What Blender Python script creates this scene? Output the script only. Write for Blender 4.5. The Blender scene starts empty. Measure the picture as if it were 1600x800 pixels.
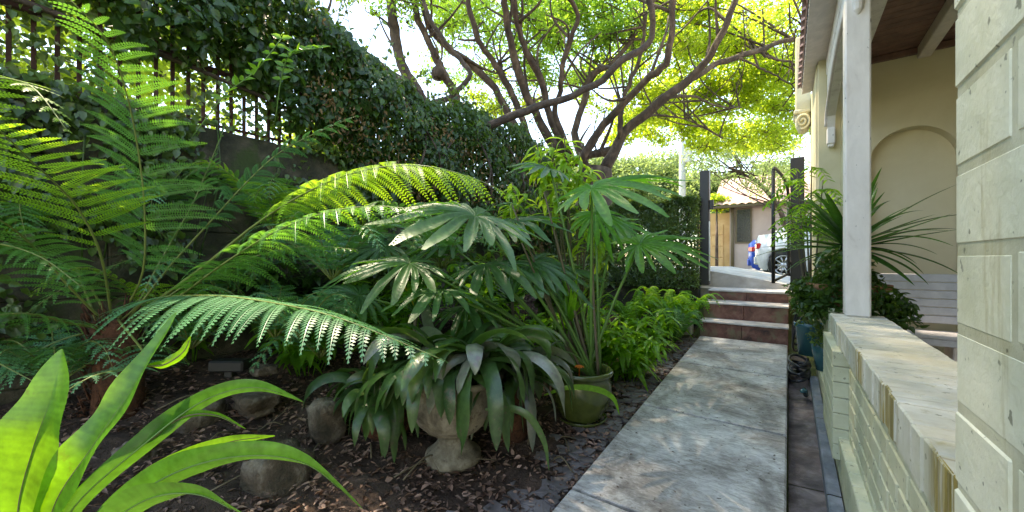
import bpy, math, random
import numpy as np
from mathutils import Vector

# ------------------------------------------------------------------ camera, light, exposure
S = bpy.context.scene
COL = S.collection
random.seed(7)
RNG = np.random.default_rng(11)
EYE = 1.2
FPX = 600.0                      # focal length in pixels of the 1600 px wide photograph
YAW = math.atan(432.0 / FPX)     # the path runs to the right of the view axis
SN, CS = math.sin(YAW), math.cos(YAW)

cam = bpy.data.cameras.new("camera")
cam.sensor_width = 36.0
cam.lens = 36.0 * FPX / 1600.0
cam.shift_y = 4.0 / 1600.0
cam.clip_start = 0.02
cam.clip_end = 2000
camo = bpy.data.objects.new("camera", cam)
COL.objects.link(camo)
camo.location = (0, 0, EYE)
camo.rotation_euler = (math.radians(90), 0, YAW)
S.camera = camo

SUN_EL = math.radians(67)
SUN_AZ = math.radians(-74)          # measured from +Y towards +X
sun_dir = Vector((math.sin(SUN_AZ) * math.cos(SUN_EL), math.cos(SUN_AZ) * math.cos(SUN_EL), math.sin(SUN_EL)))
w = bpy.data.worlds.new("World")
S.world = w
w.use_nodes = True
nt = w.node_tree
sky = nt.nodes.new("ShaderNodeTexSky")
sky.sky_type = 'NISHITA'
sky.sun_disc = False
sky.sun_elevation = SUN_EL
sky.sun_rotation = SUN_AZ
sky.air_density = 1.0
sky.dust_density = 0.2
sky.ozone_density = 1.0
nt.nodes["Background"].inputs[1].default_value = 0.15
nt.links.new(sky.outputs[0], nt.nodes["Background"].inputs[0])
sl = bpy.data.lights.new("sun", 'SUN')
sl.energy = 3.0
sl.angle = math.radians(0.9)
sl.color = (1.0, 0.95, 0.86)
so = bpy.data.objects.new("sun", sl)
COL.objects.link(so)
so.rotation_euler = (-sun_dir).to_track_quat('-Z', 'Y').to_euler()
S.view_settings.view_transform = 'Standard'
S.view_settings.look = 'None'
S.view_settings.gamma = 1.0
S.view_settings.exposure = 2.5
S.view_settings.use_white_balance = True
S.view_settings.white_balance_temperature = 8300
S.render.engine = 'CYCLES'
S.cycles.max_bounces = 7
S.cycles.diffuse_bounces = 4
S.cycles.glossy_bounces = 2
S.cycles.transmission_bounces = 5
S.cycles.transparent_max_bounces = 6
S.cycles.use_denoising = True


def at(u, v, d):
    """a world point seen at pixel (u, v) of the photograph at view depth d (metres)"""
    x = (u - 800.0) / FPX * d
    z = (404.0 - v) / FPX * d
    return np.array([CS * x - SN * d, SN * x + CS * d, EYE + z])


def path_z(y):
    return 0.058 * min(max(y, -3), 5.1)


# ------------------------------------------------------------------ materials
def newmat(name):
    m = bpy.data.materials.new(name)
    m.use_nodes = True
    n = m.node_tree.nodes
    return m, n, m.node_tree.links, n["Principled BSDF"]


def ramp(n, stops):
    r = n.new("ShaderNodeValToRGB")
    e = r.color_ramp.elements
    while len(e) < len(stops):
        e.new(0.5)
    for i, (p, c) in enumerate(stops):
        e[i].position = p
        e[i].color = (*c, 1) if len(c) == 3 else c
    return r


def coords(n, l, scale=(1, 1, 1)):
    g = n.new("ShaderNodeNewGeometry")
    mp = n.new("ShaderNodeMapping")
    mp.inputs['Scale'].default_value = scale
    l.new(g.outputs['Position'], mp.inputs['Vector'])
    return mp.outputs['Vector']


def noise(n, l, vec, scale, detail=5, rough=0.6, dist=0.0):
    t = n.new("ShaderNodeTexNoise")
    t.inputs['Scale'].default_value = scale
    t.inputs['Detail'].default_value = detail
    t.inputs['Roughness'].default_value = rough
    t.inputs['Distortion'].default_value = dist
    l.new(vec, t.inputs['Vector'])
    return t.outputs['Fac']


def mixc(n, l, fac, a, b, mode='MIX'):
    m = n.new("ShaderNodeMix")
    m.data_type = 'RGBA'
    m.blend_type = mode
    for sock, val in ((m.inputs[0], fac), (m.inputs[6], a), (m.inputs[7], b)):
        if hasattr(val, 'links'):
            l.new(val, sock)
        elif isinstance(val, (int, float)):
            sock.default_value = val
        else:
            sock.default_value = (*val, 1)
    return m.outputs[2]


def bump(n, l, p, h, strength, dist=0.01):
    b = n.new("ShaderNodeBump")
    b.inputs['Strength'].default_value = strength
    b.inputs['Distance'].default_value = dist
    l.new(h, b.inputs['Height'])
    l.new(b.outputs[0], p.inputs['Normal'])


def mottled(name, stops, scale=6, rough=0.75, bstr=0.4, bscale=60, bdist=0.004, vec_scale=(1, 1, 1),
            speck=None, metallic=0.0, spec=0.4):
    m, n, l, p = newmat(name)
    v = coords(n, l, vec_scale)
    f = noise(n, l, v, scale, 7, 0.65, 0.4)
    r = ramp(n, stops)
    l.new(f, r.inputs[0])
    out = r.outputs[0]
    if speck:
        f2 = noise(n, l, v, speck[0], 4, 0.6)
        r2 = ramp(n, [(speck[1], (0, 0, 0)), (speck[2], (1, 1, 1))])
        l.new(f2, r2.inputs[0])
        out = mixc(n, l, r2.outputs[0], out, speck[3])
    l.new(out, p.inputs['Base Color'])
    p.inputs['Roughness'].default_value = rough
    p.inputs['Metallic'].default_value = metallic
    p.inputs['Specular IOR Level'].default_value = spec
    bump(n, l, p, noise(n, l, v, bscale, 6, 0.7), bstr, bdist)
    return m


def leafmat(name, dark, light, trans, tfac=0.4, rough=0.42, spec=0.5, blotch=None):
    """leaf: colour runs from dark to light with the per-leaf 'tint' value; light shines through it"""
    m, n, l, p = newmat(name)
    a = n.new("ShaderNodeAttribute")
    a.attribute_name = 'tint'
    c = mixc(n, l, a.outputs['Fac'], dark, light)
    v = coords(n, l)
    f = noise(n, l, v, 35, 3)
    r = ramp(n, [(0.3, (0.72, 0.72, 0.72)), (0.7, (1.15, 1.15, 1.1))])
    l.new(f, r.inputs[0])
    c = mixc(n, l, 1.0, c, r.outputs[0], 'MULTIPLY')
    if blotch:
        f2 = noise(n, l, v, blotch[0], 4, 0.7)
        r2 = ramp(n, [(blotch[1], (0, 0, 0)), (blotch[1] + 0.06, (1, 1, 1))])
        l.new(f2, r2.inputs[0])
        c = mixc(n, l, r2.outputs[0], c, blotch[2])
    l.new(c, p.inputs['Base Color'])
    p.inputs['Roughness'].default_value = rough
    p.inputs['Specular IOR Level'].default_value = spec
    t = n.new("ShaderNodeBsdfTranslucent")
    tc = mixc(n, l, 1.0, r.outputs[0], trans, 'MULTIPLY')
    l.new(tc, t.inputs['Color'])
    mx = n.new("ShaderNodeMixShader")
    mx.inputs[0].default_value = tfac
    l.new(p.outputs[0], mx.inputs[1])
    l.new(t.outputs[0], mx.inputs[2])
    l.new(mx.outputs[0], n["Material Output"].inputs['Surface'])
    return m


def plain(name, c, rough=0.5, metallic=0.0, spec=0.5):
    return mottled(name, [(0.3, tuple(x * 0.85 for x in c)), (0.7, tuple(min(1, x * 1.1) for x in c))], 14, rough, 0.15, 80, 0.002,
                   metallic=metallic, spec=spec)


M = {}
M['fern'] = leafmat("fern_green", (0.035, 0.135, 0.03), (0.10, 0.29, 0.06), (0.2, 0.5, 0.05), 0.36, 0.36, 0.7)
M['fern_blue'] = leafmat("fern_bluegreen", (0.045, 0.17, 0.08), (0.12, 0.33, 0.14), (0.14, 0.42, 0.10), 0.28, 0.36, 0.75)
M['fern_pale'] = leafmat("fern_yellowgreen", (0.07, 0.20, 0.02), (0.17, 0.34, 0.03), (0.55, 0.88, 0.05), 0.52, 0.4, 0.5)
M['nest'] = leafmat("nest_fern_leaf", (0.05, 0.17, 0.015), (0.15, 0.38, 0.03), (0.36, 0.75, 0.03), 0.42, 0.33, 0.5, blotch=(19, 0.62, (0.10, 0.10, 0.02)))
M['nest_deep'] = leafmat("nest_fern_deep_leaf", (0.03, 0.12, 0.02), (0.06, 0.2, 0.04), (0.16, 0.42, 0.03), 0.25, 0.25, 0.6)
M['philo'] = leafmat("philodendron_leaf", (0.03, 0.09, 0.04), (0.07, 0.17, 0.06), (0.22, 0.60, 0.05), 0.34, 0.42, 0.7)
M['philo_lit'] = leafmat("philodendron_sunlit_leaf", (0.04, 0.16, 0.025), (0.09, 0.27, 0.04), (0.36, 0.85, 0.04), 0.42, 0.42, 0.5)  # brighter copy of the leaf green, sunlit look put into its colour
M['strap'] = leafmat("bromeliad_strap", (0.022, 0.06, 0.02), (0.07, 0.145, 0.035), (0.18, 0.36, 0.05), 0.22, 0.33, 0.6,
                     blotch=(22, 0.60, (0.10, 0.085, 0.05)))
M['strap_grey'] = leafmat("bromeliad_grey_strap", (0.09, 0.11, 0.08), (0.2, 0.22, 0.16), (0.2, 0.25, 0.1), 0.15, 0.3, 0.8,
                          blotch=(30, 0.55, (0.16, 0.13, 0.12)))
M['dry'] = leafmat("dry_leaf", (0.10, 0.06, 0.03), (0.30, 0.2, 0.1), (0.4, 0.25, 0.08), 0.25, 0.6, 0.2)
M['lance'] = leafmat("lance_leaf", (0.05, 0.16, 0.02), (0.13, 0.32, 0.03), (0.5, 0.9, 0.05), 0.45, 0.35, 0.5)
M['lance_yellow'] = leafmat("lance_leaf_yellow", (0.12, 0.28, 0.02), (0.26, 0.44, 0.04), (0.7, 0.95, 0.08), 0.5, 0.4, 0.4)
M['ivy'] = leafmat("ivy_leaf", (0.012, 0.04, 0.010), (0.055, 0.125, 0.022), (0.22, 0.42, 0.03), 0.25, 0.38, 0.5)
M['hedge'] = leafmat("hedge_leaf", (0.03, 0.06, 0.02), (0.10, 0.19, 0.04), (0.35, 0.5, 0.06), 0.28, 0.35, 0.6)
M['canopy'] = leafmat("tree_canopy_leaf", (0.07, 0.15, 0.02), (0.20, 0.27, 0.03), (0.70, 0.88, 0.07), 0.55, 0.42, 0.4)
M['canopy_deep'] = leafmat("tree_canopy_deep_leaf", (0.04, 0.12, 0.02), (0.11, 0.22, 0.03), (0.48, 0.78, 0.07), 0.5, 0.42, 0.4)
M['far_leaf'] = leafmat("far_tree_leaf", (0.07, 0.12, 0.05), (0.2, 0.27, 0.10), (0.45, 0.6, 0.18), 0.4, 0.5, 0.3)
M['garden_leaf'] = leafmat("garden_leaf", (0.10, 0.2, 0.02), (0.24, 0.36, 0.04), (0.8, 0.95, 0.1), 0.5, 0.45, 0.4)
M['rosette'] = leafmat("rosette_leaf", (0.015, 0.06, 0.015), (0.05, 0.15, 0.025), (0.15, 0.4, 0.03), 0.25, 0.25, 0.8)
M['yellow_leaf'] = leafmat("yellowed_leaf", (0.55, 0.33, 0.03), (0.75, 0.5, 0.04), (0.9, 0.7, 0.05), 0.4, 0.4, 0.4)
M['stem'] = plain("green_stem", (0.10, 0.2, 0.04), 0.4)
M['rachis'] = plain("fern_rachis", (0.17, 0.2, 0.05), 0.45)
M['cane'] = plain("brown_cane", (0.13, 0.10, 0.06), 0.7)
M['fibre'] = mottled("fern_trunk_fibre", [(0.3, (0.035, 0.012, 0.006)), (0.7, (0.20, 0.075, 0.035))], 30, 0.9, 1.0, 90, 0.02)
M['bark'] = mottled("tree_bark", [(0.28, (0.022, 0.015, 0.012)), (0.5, (0.07, 0.046, 0.034)), (0.72, (0.18, 0.125, 0.09))], 7, 0.85, 0.9, 45, 0.02,
                    vec_scale=(1, 1, 0.5))
M['bark_dark'] = mottled("dark_bark", [(0.3, (0.025, 0.018, 0.014)), (0.7, (0.12, 0.085, 0.065))], 8, 0.85, 0.9, 45, 0.02)
M['soil'] = mottled("garden_soil", [(0.3, (0.03, 0.018, 0.013)), (0.6, (0.09, 0.055, 0.04)), (0.8, (0.17, 0.11, 0.085))], 12, 0.9, 1.0, 60, 0.02)
M['litter'] = leafmat("leaf_litter", (0.08, 0.04, 0.028), (0.42, 0.25, 0.19), (0.2, 0.1, 0.05), 0.1, 0.55, 0.5)
M['stone'] = mottled("garden_stone", [(0.3, (0.035, 0.03, 0.018)), (0.5, (0.11, 0.08, 0.055)), (0.72, (0.30, 0.25, 0.20))], 9, 0.85, 1.0, 30, 0.03)
M['retain'] = mottled("stained_retaining_wall", [(0.30, (0.012, 0.014, 0.008)), (0.48, (0.045, 0.042, 0.024)), (0.64, (0.10, 0.082, 0.055)),
                      (0.80, (0.26, 0.22, 0.18))], 5.5, 0.85, 0.9, 30, 0.02, speck=(5, 0.52, 0.64, (0.04, 0.06, 0.015)))
M['rust'] = mottled("rusty_iron", [(0.3, (0.025, 0.011, 0.008)), (0.7, (0.09, 0.035, 0.022))], 25, 0.8, 0.5, 80, 0.003)
M['black'] = plain("black_paint", (0.016, 0.014, 0.015), 0.45)
M['urn'] = mottled("weathered_urn_stone", [(0.28, (0.05, 0.038, 0.024)), (0.45, (0.16, 0.13, 0.09)), (0.7, (0.36, 0.31, 0.23))], 9, 0.85, 0.7, 70, 0.006,
                   speck=(26, 0.57, 0.65, (0.13, 0.10, 0.07)))
M['glaze'] = mottled("olive_glazed_ceramic", [(0.3, (0.035, 0.05, 0.012)), (0.7, (0.10, 0.12, 0.03))], 8, 0.16, 0.25, 14, 0.004, spec=0.7)
M['terracotta'] = mottled("terracotta", [(0.3, (0.16, 0.07, 0.035)), (0.7, (0.42, 0.2, 0.11))], 16, 0.85, 0.5, 60, 0.004)
M['brick_red'] = mottled("old_red_step_brick", [(0.30, (0.05, 0.03, 0.024)), (0.5, (0.17, 0.075, 0.055)), (0.72, (0.28, 0.15, 0.11))], 9, 0.8, 0.7, 60, 0.006,
                         speck=(4.5, 0.55, 0.66, (0.16, 0.14, 0.08)))
M['cream'] = mottled("cream_render", [(0.3, (0.58, 0.51, 0.32)), (0.7, (0.72, 0.64, 0.43))], 1.6, 0.85, 0.35, 90, 0.003)
M['cream_warm'] = mottled("warm_cream_render", [(0.3, (0.62, 0.52, 0.34)), (0.7, (0.74, 0.64, 0.46))], 1.6, 0.85, 0.3, 90, 0.003)
M['white_paint'] = mottled("weathered_white_paint", [(0.22, (0.46, 0.39, 0.34)), (0.42, (0.72, 0.66, 0.61)), (0.7, (0.84, 0.78, 0.73))], 10, 0.55, 0.4, 50, 0.004,
                           vec_scale=(1, 1, 0.35), speck=(55, 0.68, 0.72, (0.16, 0.13, 0.11)))
M['soffit'] = plain("pale_pink_soffit", (0.70, 0.60, 0.56), 0.6)
M['boards'] = mottled("dark_stained_boards", [(0.3, (0.12, 0.06, 0.05)), (0.7, (0.27, 0.14, 0.11))], 10, 0.5, 0.3, 60, 0.003)
M['slat'] = plain("white_bench_boards", (0.58, 0.56, 0.60), 0.5)
M['slate_strip'] = mottled("blue_grey_drain_edge", [(0.3, (0.09, 0.10, 0.12)), (0.7, (0.24, 0.26, 0.30))], 9, 0.6, 0.5, 60, 0.004)
M['rooftile'] = mottled("terracotta_roof_tile", [(0.3, (0.26, 0.14, 0.11)), (0.7, (0.55, 0.40, 0.36))], 5, 0.8, 0.4, 40, 0.01)
M['pink_wall'] = mottled("pale_pink_house_wall", [(0.3, (0.42, 0.32, 0.29)), (0.7, (0.54, 0.43, 0.39))], 1, 0.85, 0.2, 60, 0.003)
M['ochre_wall'] = mottled("ochre_wall", [(0.3, (0.50, 0.30, 0.13)), (0.7, (0.66, 0.43, 0.22))], 2, 0.85, 0.2, 60, 0.003)
M['glass'] = plain("dark_window_glass", (0.012, 0.015, 0.018), 0.2, spec=0.5)
M['carwhite'] = plain("white_car_paint", (0.72, 0.72, 0.74), 0.15)
M['carblue'] = plain("blue_car_paint", (0.02, 0.08, 0.42), 0.15)
M['rubber'] = plain("tyre_rubber", (0.015, 0.015, 0.015), 0.8)
M['alloy'] = plain("alloy_rim", (0.5, 0.5, 0.52), 0.3, 0.7)
M['redlamp'] = plain("red_lamp_plastic", (0.55, 0.01, 0.02), 0.15)
M['pole'] = plain("pale_pole_paint", (0.62, 0.62, 0.64), 0.6)
M['bluepot'] = plain("teal_glazed_pot", (0.03, 0.11, 0.13), 0.25)
M['hose'] = plain("black_rubber_hose", (0.018, 0.018, 0.022), 0.3)
M['tan'] = plain("tan_twine", (0.5, 0.32, 0.2), 0.7)
M['orange'] = plain("orange_petals", (0.75, 0.16, 0.02), 0.5)
M['asphalt'] = mottled("asphalt", [(0.3, (0.04, 0.04, 0.045)), (0.7, (0.08, 0.08, 0.085))], 20, 0.9, 0.6, 120, 0.004)
M['drive'] = mottled("pale_driveway_concrete", [(0.3, (0.33, 0.30, 0.27)), (0.6, (0.52, 0.50, 0.48)), (0.8, (0.66, 0.64, 0.62))], 3, 0.85, 0.4, 60, 0.004)
M['grass'] = mottled("verge_ground", [(0.3, (0.05, 0.07, 0.02)), (0.7, (0.13, 0.14, 0.05))], 3, 0.9, 0.8, 40, 0.02)
M['yard'] = mottled("neighbour_yard_paving", [(0.3, (0.40, 0.34, 0.28)), (0.7, (0.62, 0.56, 0.50))], 2, 0.9, 0.4, 40, 0.01)
M['channel'] = mottled("damp_channel_concrete", [(0.25, (0.035, 0.026, 0.024)), (0.5, (0.13, 0.10, 0.095)), (0.75, (0.30, 0.25, 0.24))], 7, 0.75, 0.8, 45, 0.008)


def concrete_path():
    m, n, l, p = newmat("worn_path_concrete")
    v = coords(n, l, (1, 1.0, 1))
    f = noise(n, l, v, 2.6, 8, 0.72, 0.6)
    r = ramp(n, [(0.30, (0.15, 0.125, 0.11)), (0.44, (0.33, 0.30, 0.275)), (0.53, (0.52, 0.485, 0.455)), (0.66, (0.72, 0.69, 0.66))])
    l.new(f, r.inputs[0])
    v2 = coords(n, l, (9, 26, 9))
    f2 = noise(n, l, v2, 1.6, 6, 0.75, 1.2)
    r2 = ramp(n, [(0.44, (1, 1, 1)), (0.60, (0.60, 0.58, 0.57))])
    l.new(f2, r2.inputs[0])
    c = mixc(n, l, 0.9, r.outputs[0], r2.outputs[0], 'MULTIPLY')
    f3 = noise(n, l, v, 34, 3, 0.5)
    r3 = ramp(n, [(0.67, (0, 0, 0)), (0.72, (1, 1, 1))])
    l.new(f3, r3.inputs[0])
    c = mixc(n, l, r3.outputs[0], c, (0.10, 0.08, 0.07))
    l.new(c, p.inputs['Base Color'])
    p.inputs['Roughness'].default_value = 0.8
    bump(n, l, p, noise(n, l, v, 70, 6, 0.7), 0.45, 0.004)
    return m


M['path'] = concrete_path()


def painted_brick(name, base, worn, stains=()):
    """pale painted masonry; stains = (y0, y1) bands where rust-brown and moss streaks run down the outer face"""
    m, n, l, p = newmat(name)
    v = coords(n, l)
    f = noise(n, l, v, 5, 6, 0.65)
    r = ramp(n, [(0.3, worn), (0.62, base)])
    l.new(f, r.inputs[0])
    c = r.outputs[0]
    f4 = noise(n, l, v, 60, 3, 0.6)
    r4 = ramp(n, [(0.70, (0, 0, 0)), (0.76, (1, 1, 1))])
    l.new(f4, r4.inputs[0])
    c = mixc(n, l, r4.outputs[0], c, tuple(x * 0.35 for x in worn))
    vd = coords(n, l, (1, 1, 0.12))
    rd = ramp(n, [(0.60, (0, 0, 0)), (0.72, (0.75, 0.75, 0.75))])
    l.new(noise(n, l, vd, 17, 5, 0.65, 0.3), rd.inputs[0])
    c = mixc(n, l, rd.outputs[0], c, (0.36, 0.30, 0.14))
    rg_ = ramp(n, [(0.52, (0, 0, 0)), (0.75, (0.6, 0.6, 0.6))])
    l.new(noise(n, l, v, 2.3, 6, 0.7, 0.5), rg_.inputs[0])
    c = mixc(n, l, rg_.outputs[0], c, (0.42, 0.43, 0.30))
    rp = ramp(n, [(0.30, (1, 1, 1)), (0.34, (0, 0, 0))])
    l.new(noise(n, l, v, 46, 3, 0.5), rp.inputs[0])
    c = mixc(n, l, rp.outputs[0], c, (0.26, 0.25, 0.18))
    if stains:
        g = n.new("ShaderNodeNewGeometry")
        sx = n.new("ShaderNodeSeparateXYZ")
        l.new(g.outputs['Position'], sx.inputs[0])
        sn = n.new("ShaderNodeSeparateXYZ")
        l.new(g.outputs['True Normal'], sn.inputs[0])
        vs = coords(n, l, (1, 1, 0.06))
        streak = noise(n, l, vs, 55, 4, 0.6)
        total = None
        for y0, y1 in stains:
            a = n.new("ShaderNodeMapRange")
            a.interpolation_type = 'SMOOTHSTEP'
            a.inputs[1].default_value = (y1 - y0) / 2 + 0.03
            a.inputs[2].default_value = (y1 - y0) / 2 - 0.05
            d = n.new("ShaderNodeMath"); d.operation = 'SUBTRACT'
            l.new(sx.outputs['Y'], d.inputs[0]); d.inputs[1].default_value = (y0 + y1) / 2
            ab = n.new("ShaderNodeMath"); ab.operation = 'ABSOLUTE'
            l.new(d.outputs[0], ab.inputs[0])
            l.new(ab.outputs[0], a.inputs[0])
            if total is None:
                total = a.outputs[0]
            else:
                s = n.new("ShaderNodeMath"); s.operation = 'MAXIMUM'
                l.new(total, s.inputs[0]); l.new(a.outputs[0], s.inputs[1])
                total = s.outputs[0]
        ns = n.new("ShaderNodeMath"); ns.operation = 'ABSOLUTE'
        l.new(sn.outputs['X'], ns.inputs[0])
        gt = n.new("ShaderNodeMath"); gt.operation = 'GREATER_THAN'
        l.new(ns.outputs[0], gt.inputs[0]); gt.inputs[1].default_value = 0.5
        mu = n.new("ShaderNodeMath"); mu.operation = 'MULTIPLY'
        l.new(total, mu.inputs[0]); l.new(gt.outputs[0], mu.inputs[1])
        rs = ramp(n, [(0.36, (0, 0, 0)), (0.5, (1, 1, 1))])
        l.new(streak, rs.inputs[0])
        mu2 = n.new("ShaderNodeMath"); mu2.operation = 'MULTIPLY'
        l.new(mu.outputs[0], mu2.inputs[0]); l.new(rs.outputs[0], mu2.inputs[1])
        sc = ramp(n, [(0.4, (0.34, 0.25, 0.06)), (0.6, (0.16, 0.12, 0.025))])
        l.new(noise(n, l, vs, 90, 4, 0.6), sc.inputs[0])
        c = mixc(n, l, mu2.outputs[0], c, sc.outputs[0])
        # dark hairline cracks running across the top of the coping
        vt = coords(n, l, (4, 60, 1))
        ft = noise(n, l, vt, 1.0, 4, 0.6, 0.6)
        rt = ramp(n, [(0.60, (0, 0, 0)), (0.68, (0.8, 0.8, 0.8))])
        l.new(ft, rt.inputs[0])
        c = mixc(n, l, rt.outputs[0], c, (0.34, 0.28, 0.18))
    l.new(c, p.inputs['Base Color'])
    p.inputs['Roughness'].default_value = 0.6
    nb = noise(n, l, v, 38, 7, 0.62)
    bump(n, l, p, nb, 0.45, 0.008)
    nb.node.inputs['Scale'].default_value = 24
    return m


M['pillar'] = painted_brick("painted_block", (0.72, 0.70, 0.55), (0.58, 0.56, 0.40))
M['mortar'] = painted_brick("painted_mortar", (0.58, 0.56, 0.42), (0.38, 0.35, 0.22))
M['coping'] = painted_brick("painted_coping", (0.64, 0.62, 0.54), (0.46, 0.43, 0.32), ((0.84, 1.02), (1.27, 1.49), (1.80, 1.95)))
M['lowbrick'] = painted_brick("painted_wall_brick", (0.60, 0.59, 0.43), (0.46, 0.44, 0.28))


# ------------------------------------------------------------------ mesh building
class MB:
    def __init__(s):
        s.v, s.q, s.t, s.tint, s.n = [], [], [], [], 0

    def add(s, v, quads=None, tris=None, tint=0.5):
        v = np.asarray(v, float).reshape(-1, 3)
        s.v.append(v)
        s.tint.append(np.full(len(v), tint) if np.isscalar(tint) else np.asarray(tint, float))
        if quads is not None and len(quads):
            s.q.append(np.asarray(quads, int).reshape(-1, 4) + s.n)
        if tris is not None and len(tris):
            s.t.append(np.asarray(tris, int).reshape(-1, 3) + s.n)
        s.n += len(v)
        return s

    def box(s, c, d, ch=0.0, rz=0.0, tint=0.5, tilt=None):
        h = np.asarray(d, float) / 2
        k = min(ch, *(h * 0.45)) if ch else 0
        V, idx = [], {}
        for sx in (-1, 1):
            for sy in (-1, 1):
                for sz in (-1, 1):
                    sg = np.array([sx, sy, sz])
                    for a in range(3):
                        q = sg * (h - k)
                        q[a] = sg[a] * h[a]
                        idx[(sx, sy, sz, a)] = len(V)
                        V.append(q)
        V = np.array(V)
        if tilt is not None:
            V = V @ np.array(tilt).T
        if rz:
            cr, sr = math.cos(rz), math.sin(rz)
            V = V @ np.array([[cr, sr, 0], [-sr, cr, 0], [0, 0, 1]])
        V = V + np.asarray(c, float)
        Q, T = [], []
        def key(a, sa, b, sb, e, se, ax):
            k3 = [0, 0, 0]; k3[a] = sa; k3[b] = sb; k3[e] = se
            return idx[(*k3, ax)]
        for a, b, e in ((0, 1, 2), (1, 2, 0), (2, 0, 1)):
            for sa in (-1, 1):
                f = [key(a, sa, b, p, e, q, a) for p, q in ((-1, -1), (1, -1), (1, 1), (-1, 1))]
                Q.append(f if sa > 0 else f[::-1])
                if k:
                    for sb in (-1, 1):
                        f = [key(a, sa, b, sb, e, -1, a), key(a, sa, b, sb, e, -1, b), key(a, sa, b, sb, e, 1, b), key(a, sa, b, sb, e, 1, a)]
                        Q.append(f if sa * sb > 0 else f[::-1])
        if k:
            for sx in (-1, 1):
                for sy in (-1, 1):
                    for sz in (-1, 1):
                        f = [idx[(sx, sy, sz, a)] for a in range(3)]
                        T.append(f if sx * sy * sz > 0 else f[::-1])
        else:
            # weld the three coincident corner copies
            m = {}
            for (sx, sy, sz, a), i in idx.items():
                m[i] = idx[(sx, sy, sz, 0)]
            Q = [[m[i] for i in f] for f in Q]
        return s.add(V, Q, T, tint)

    def tube(s, pts, rad, sides=7, tint=0.5, cap=True):
        P = np.asarray(pts, float)
        n = len(P)
        R = np.broadcast_to(np.asarray(rad, float), (n,))
        T = np.gradient(P, axis=0)
        T /= np.linalg.norm(T, axis=1)[:, None] + 1e-9
        ref = np.array([0, 0, 1.0]) if abs(T[0][2]) < 0.9 else np.array([1.0, 0, 0])
        a = np.cross(T[0], ref)
        rings = []
        ang = np.linspace(0, 2 * math.pi, sides, endpoint=False)
        for i in range(n):
            a = a - T[i] * a.dot(T[i])
            a /= np.linalg.norm(a) + 1e-9
            b = np.cross(T[i], a)
            rings.append(P[i] + R[i] * (np.cos(ang)[:, None] * a + np.sin(ang)[:, None] * b))
        V = np.concatenate(rings)
        Q = []
        for i in range(n - 1):
            for j in range(sides):
                k = (j + 1) % sides
                Q.append((i * sides + j, i * sides + k, (i + 1) * sides + k, (i + 1) * sides + j))
        Tr = []
        if cap:
            V = np.vstack([V, P[0], P[-1]])
            for j in range(sides):
                k = (j + 1) % sides
                Tr.append((k, j, n * sides))
                Tr.append(((n - 1) * sides + j, (n - 1) * sides + k, n * sides + 1))
        return s.add(V, Q, Tr, tint)

    def lathe(s, c, prof, sides=32, tint=0.5, wob=0.0):
        c = np.asarray(c, float)
        ang = np.linspace(0, 2 * math.pi, sides, endpoint=False)
        V = []
        for r, z in prof:
            V.append(np.stack([c[0] + r * np.cos(ang), c[1] + r * np.sin(ang), np.full(sides, c[2] + z)], 1))
        V = np.concatenate(V)
        if wob:
            V = V + RNG.normal(0, wob, V.shape)
        Q = []
        for i in range(len(prof) - 1):
            for j in range(sides):
                k = (j + 1) % sides
                Q.append((i * sides + j, i * sides + k, (i + 1) * sides + k, (i + 1) * sides + j))
        return s.add(V, Q, None, tint)

    def prism(s, poly, a0, a1, axes=(1, 2, 0), tint=0.5):
        """poly in the plane of axes[0],axes[1], pulled from a0 to a1 along axes[2]"""
        n = len(poly)
        V = np.zeros((2 * n, 3))
        for i, (p, q) in enumerate(poly):
            for k, a in ((0, a0), (n, a1)):
                V[i + k, axes[0]] = p; V[i + k, axes[1]] = q; V[i + k, axes[2]] = a
        V = np.vstack([V, V[:n].mean(0), V[n:].mean(0)])
        Q = [(i, (i + 1) % n, n + (i + 1) % n, n + i) for i in range(n)]
        T = []
        for i in range(n):
            T += [((i + 1) % n, i, 2 * n), (n + i, n + (i + 1) % n, 2 * n + 1)]
        return s.add(V, Q, T, tint)

    def ribbon(s, P, W, side, fold=0.15, tint=0.5, wave=0.0, wn=9, up=None, edge=0.0):
        """leaf blade along P with half width W; side = across direction (n,3) or (3,)"""
        P = np.asarray(P, float)
        n = len(P)
        W = np.asarray(W, float)
        T = np.gradient(P, axis=0)
        T /= np.linalg.norm(T, axis=1)[:, None] + 1e-9
        Sd = np.broadcast_to(np.asarray(side, float), (n, 3)).copy()
        Sd -= T * (Sd * T).sum(1)[:, None]
        Sd /= np.linalg.norm(Sd, axis=1)[:, None] + 1e-9
        N = np.cross(Sd, T)
        t = np.linspace(0, 1, n)
        ph = RNG.uniform(0, 6)
        wl = wave * np.sin(t * wn * 2 * math.pi + ph) * W
        wr = wave * np.sin(t * wn * 2 * math.pi + ph + 1.7) * W
        Wl = W * (1 + edge * RNG.normal(0, 1, n)) if edge else W
        Wr = W * (1 + edge * RNG.normal(0, 1, n)) if edge else W
        L = P + Sd * Wl[:, None] + N * (fold * W + wl)[:, None]
        R = P - Sd * Wr[:, None] + N * (fold * W + wr)[:, None]
        V = np.concatenate([L, P, R])
        i = np.arange(n - 1)
        Q = np.concatenate([np.stack([i, i + 1, n + i + 1, n + i], 1), np.stack([n + i, n + i + 1, 2 * n + i + 1, 2 * n + i], 1)])
        return s.add(V, Q, None, tint if np.isscalar(tint) else np.tile(tint, 3))

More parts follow.
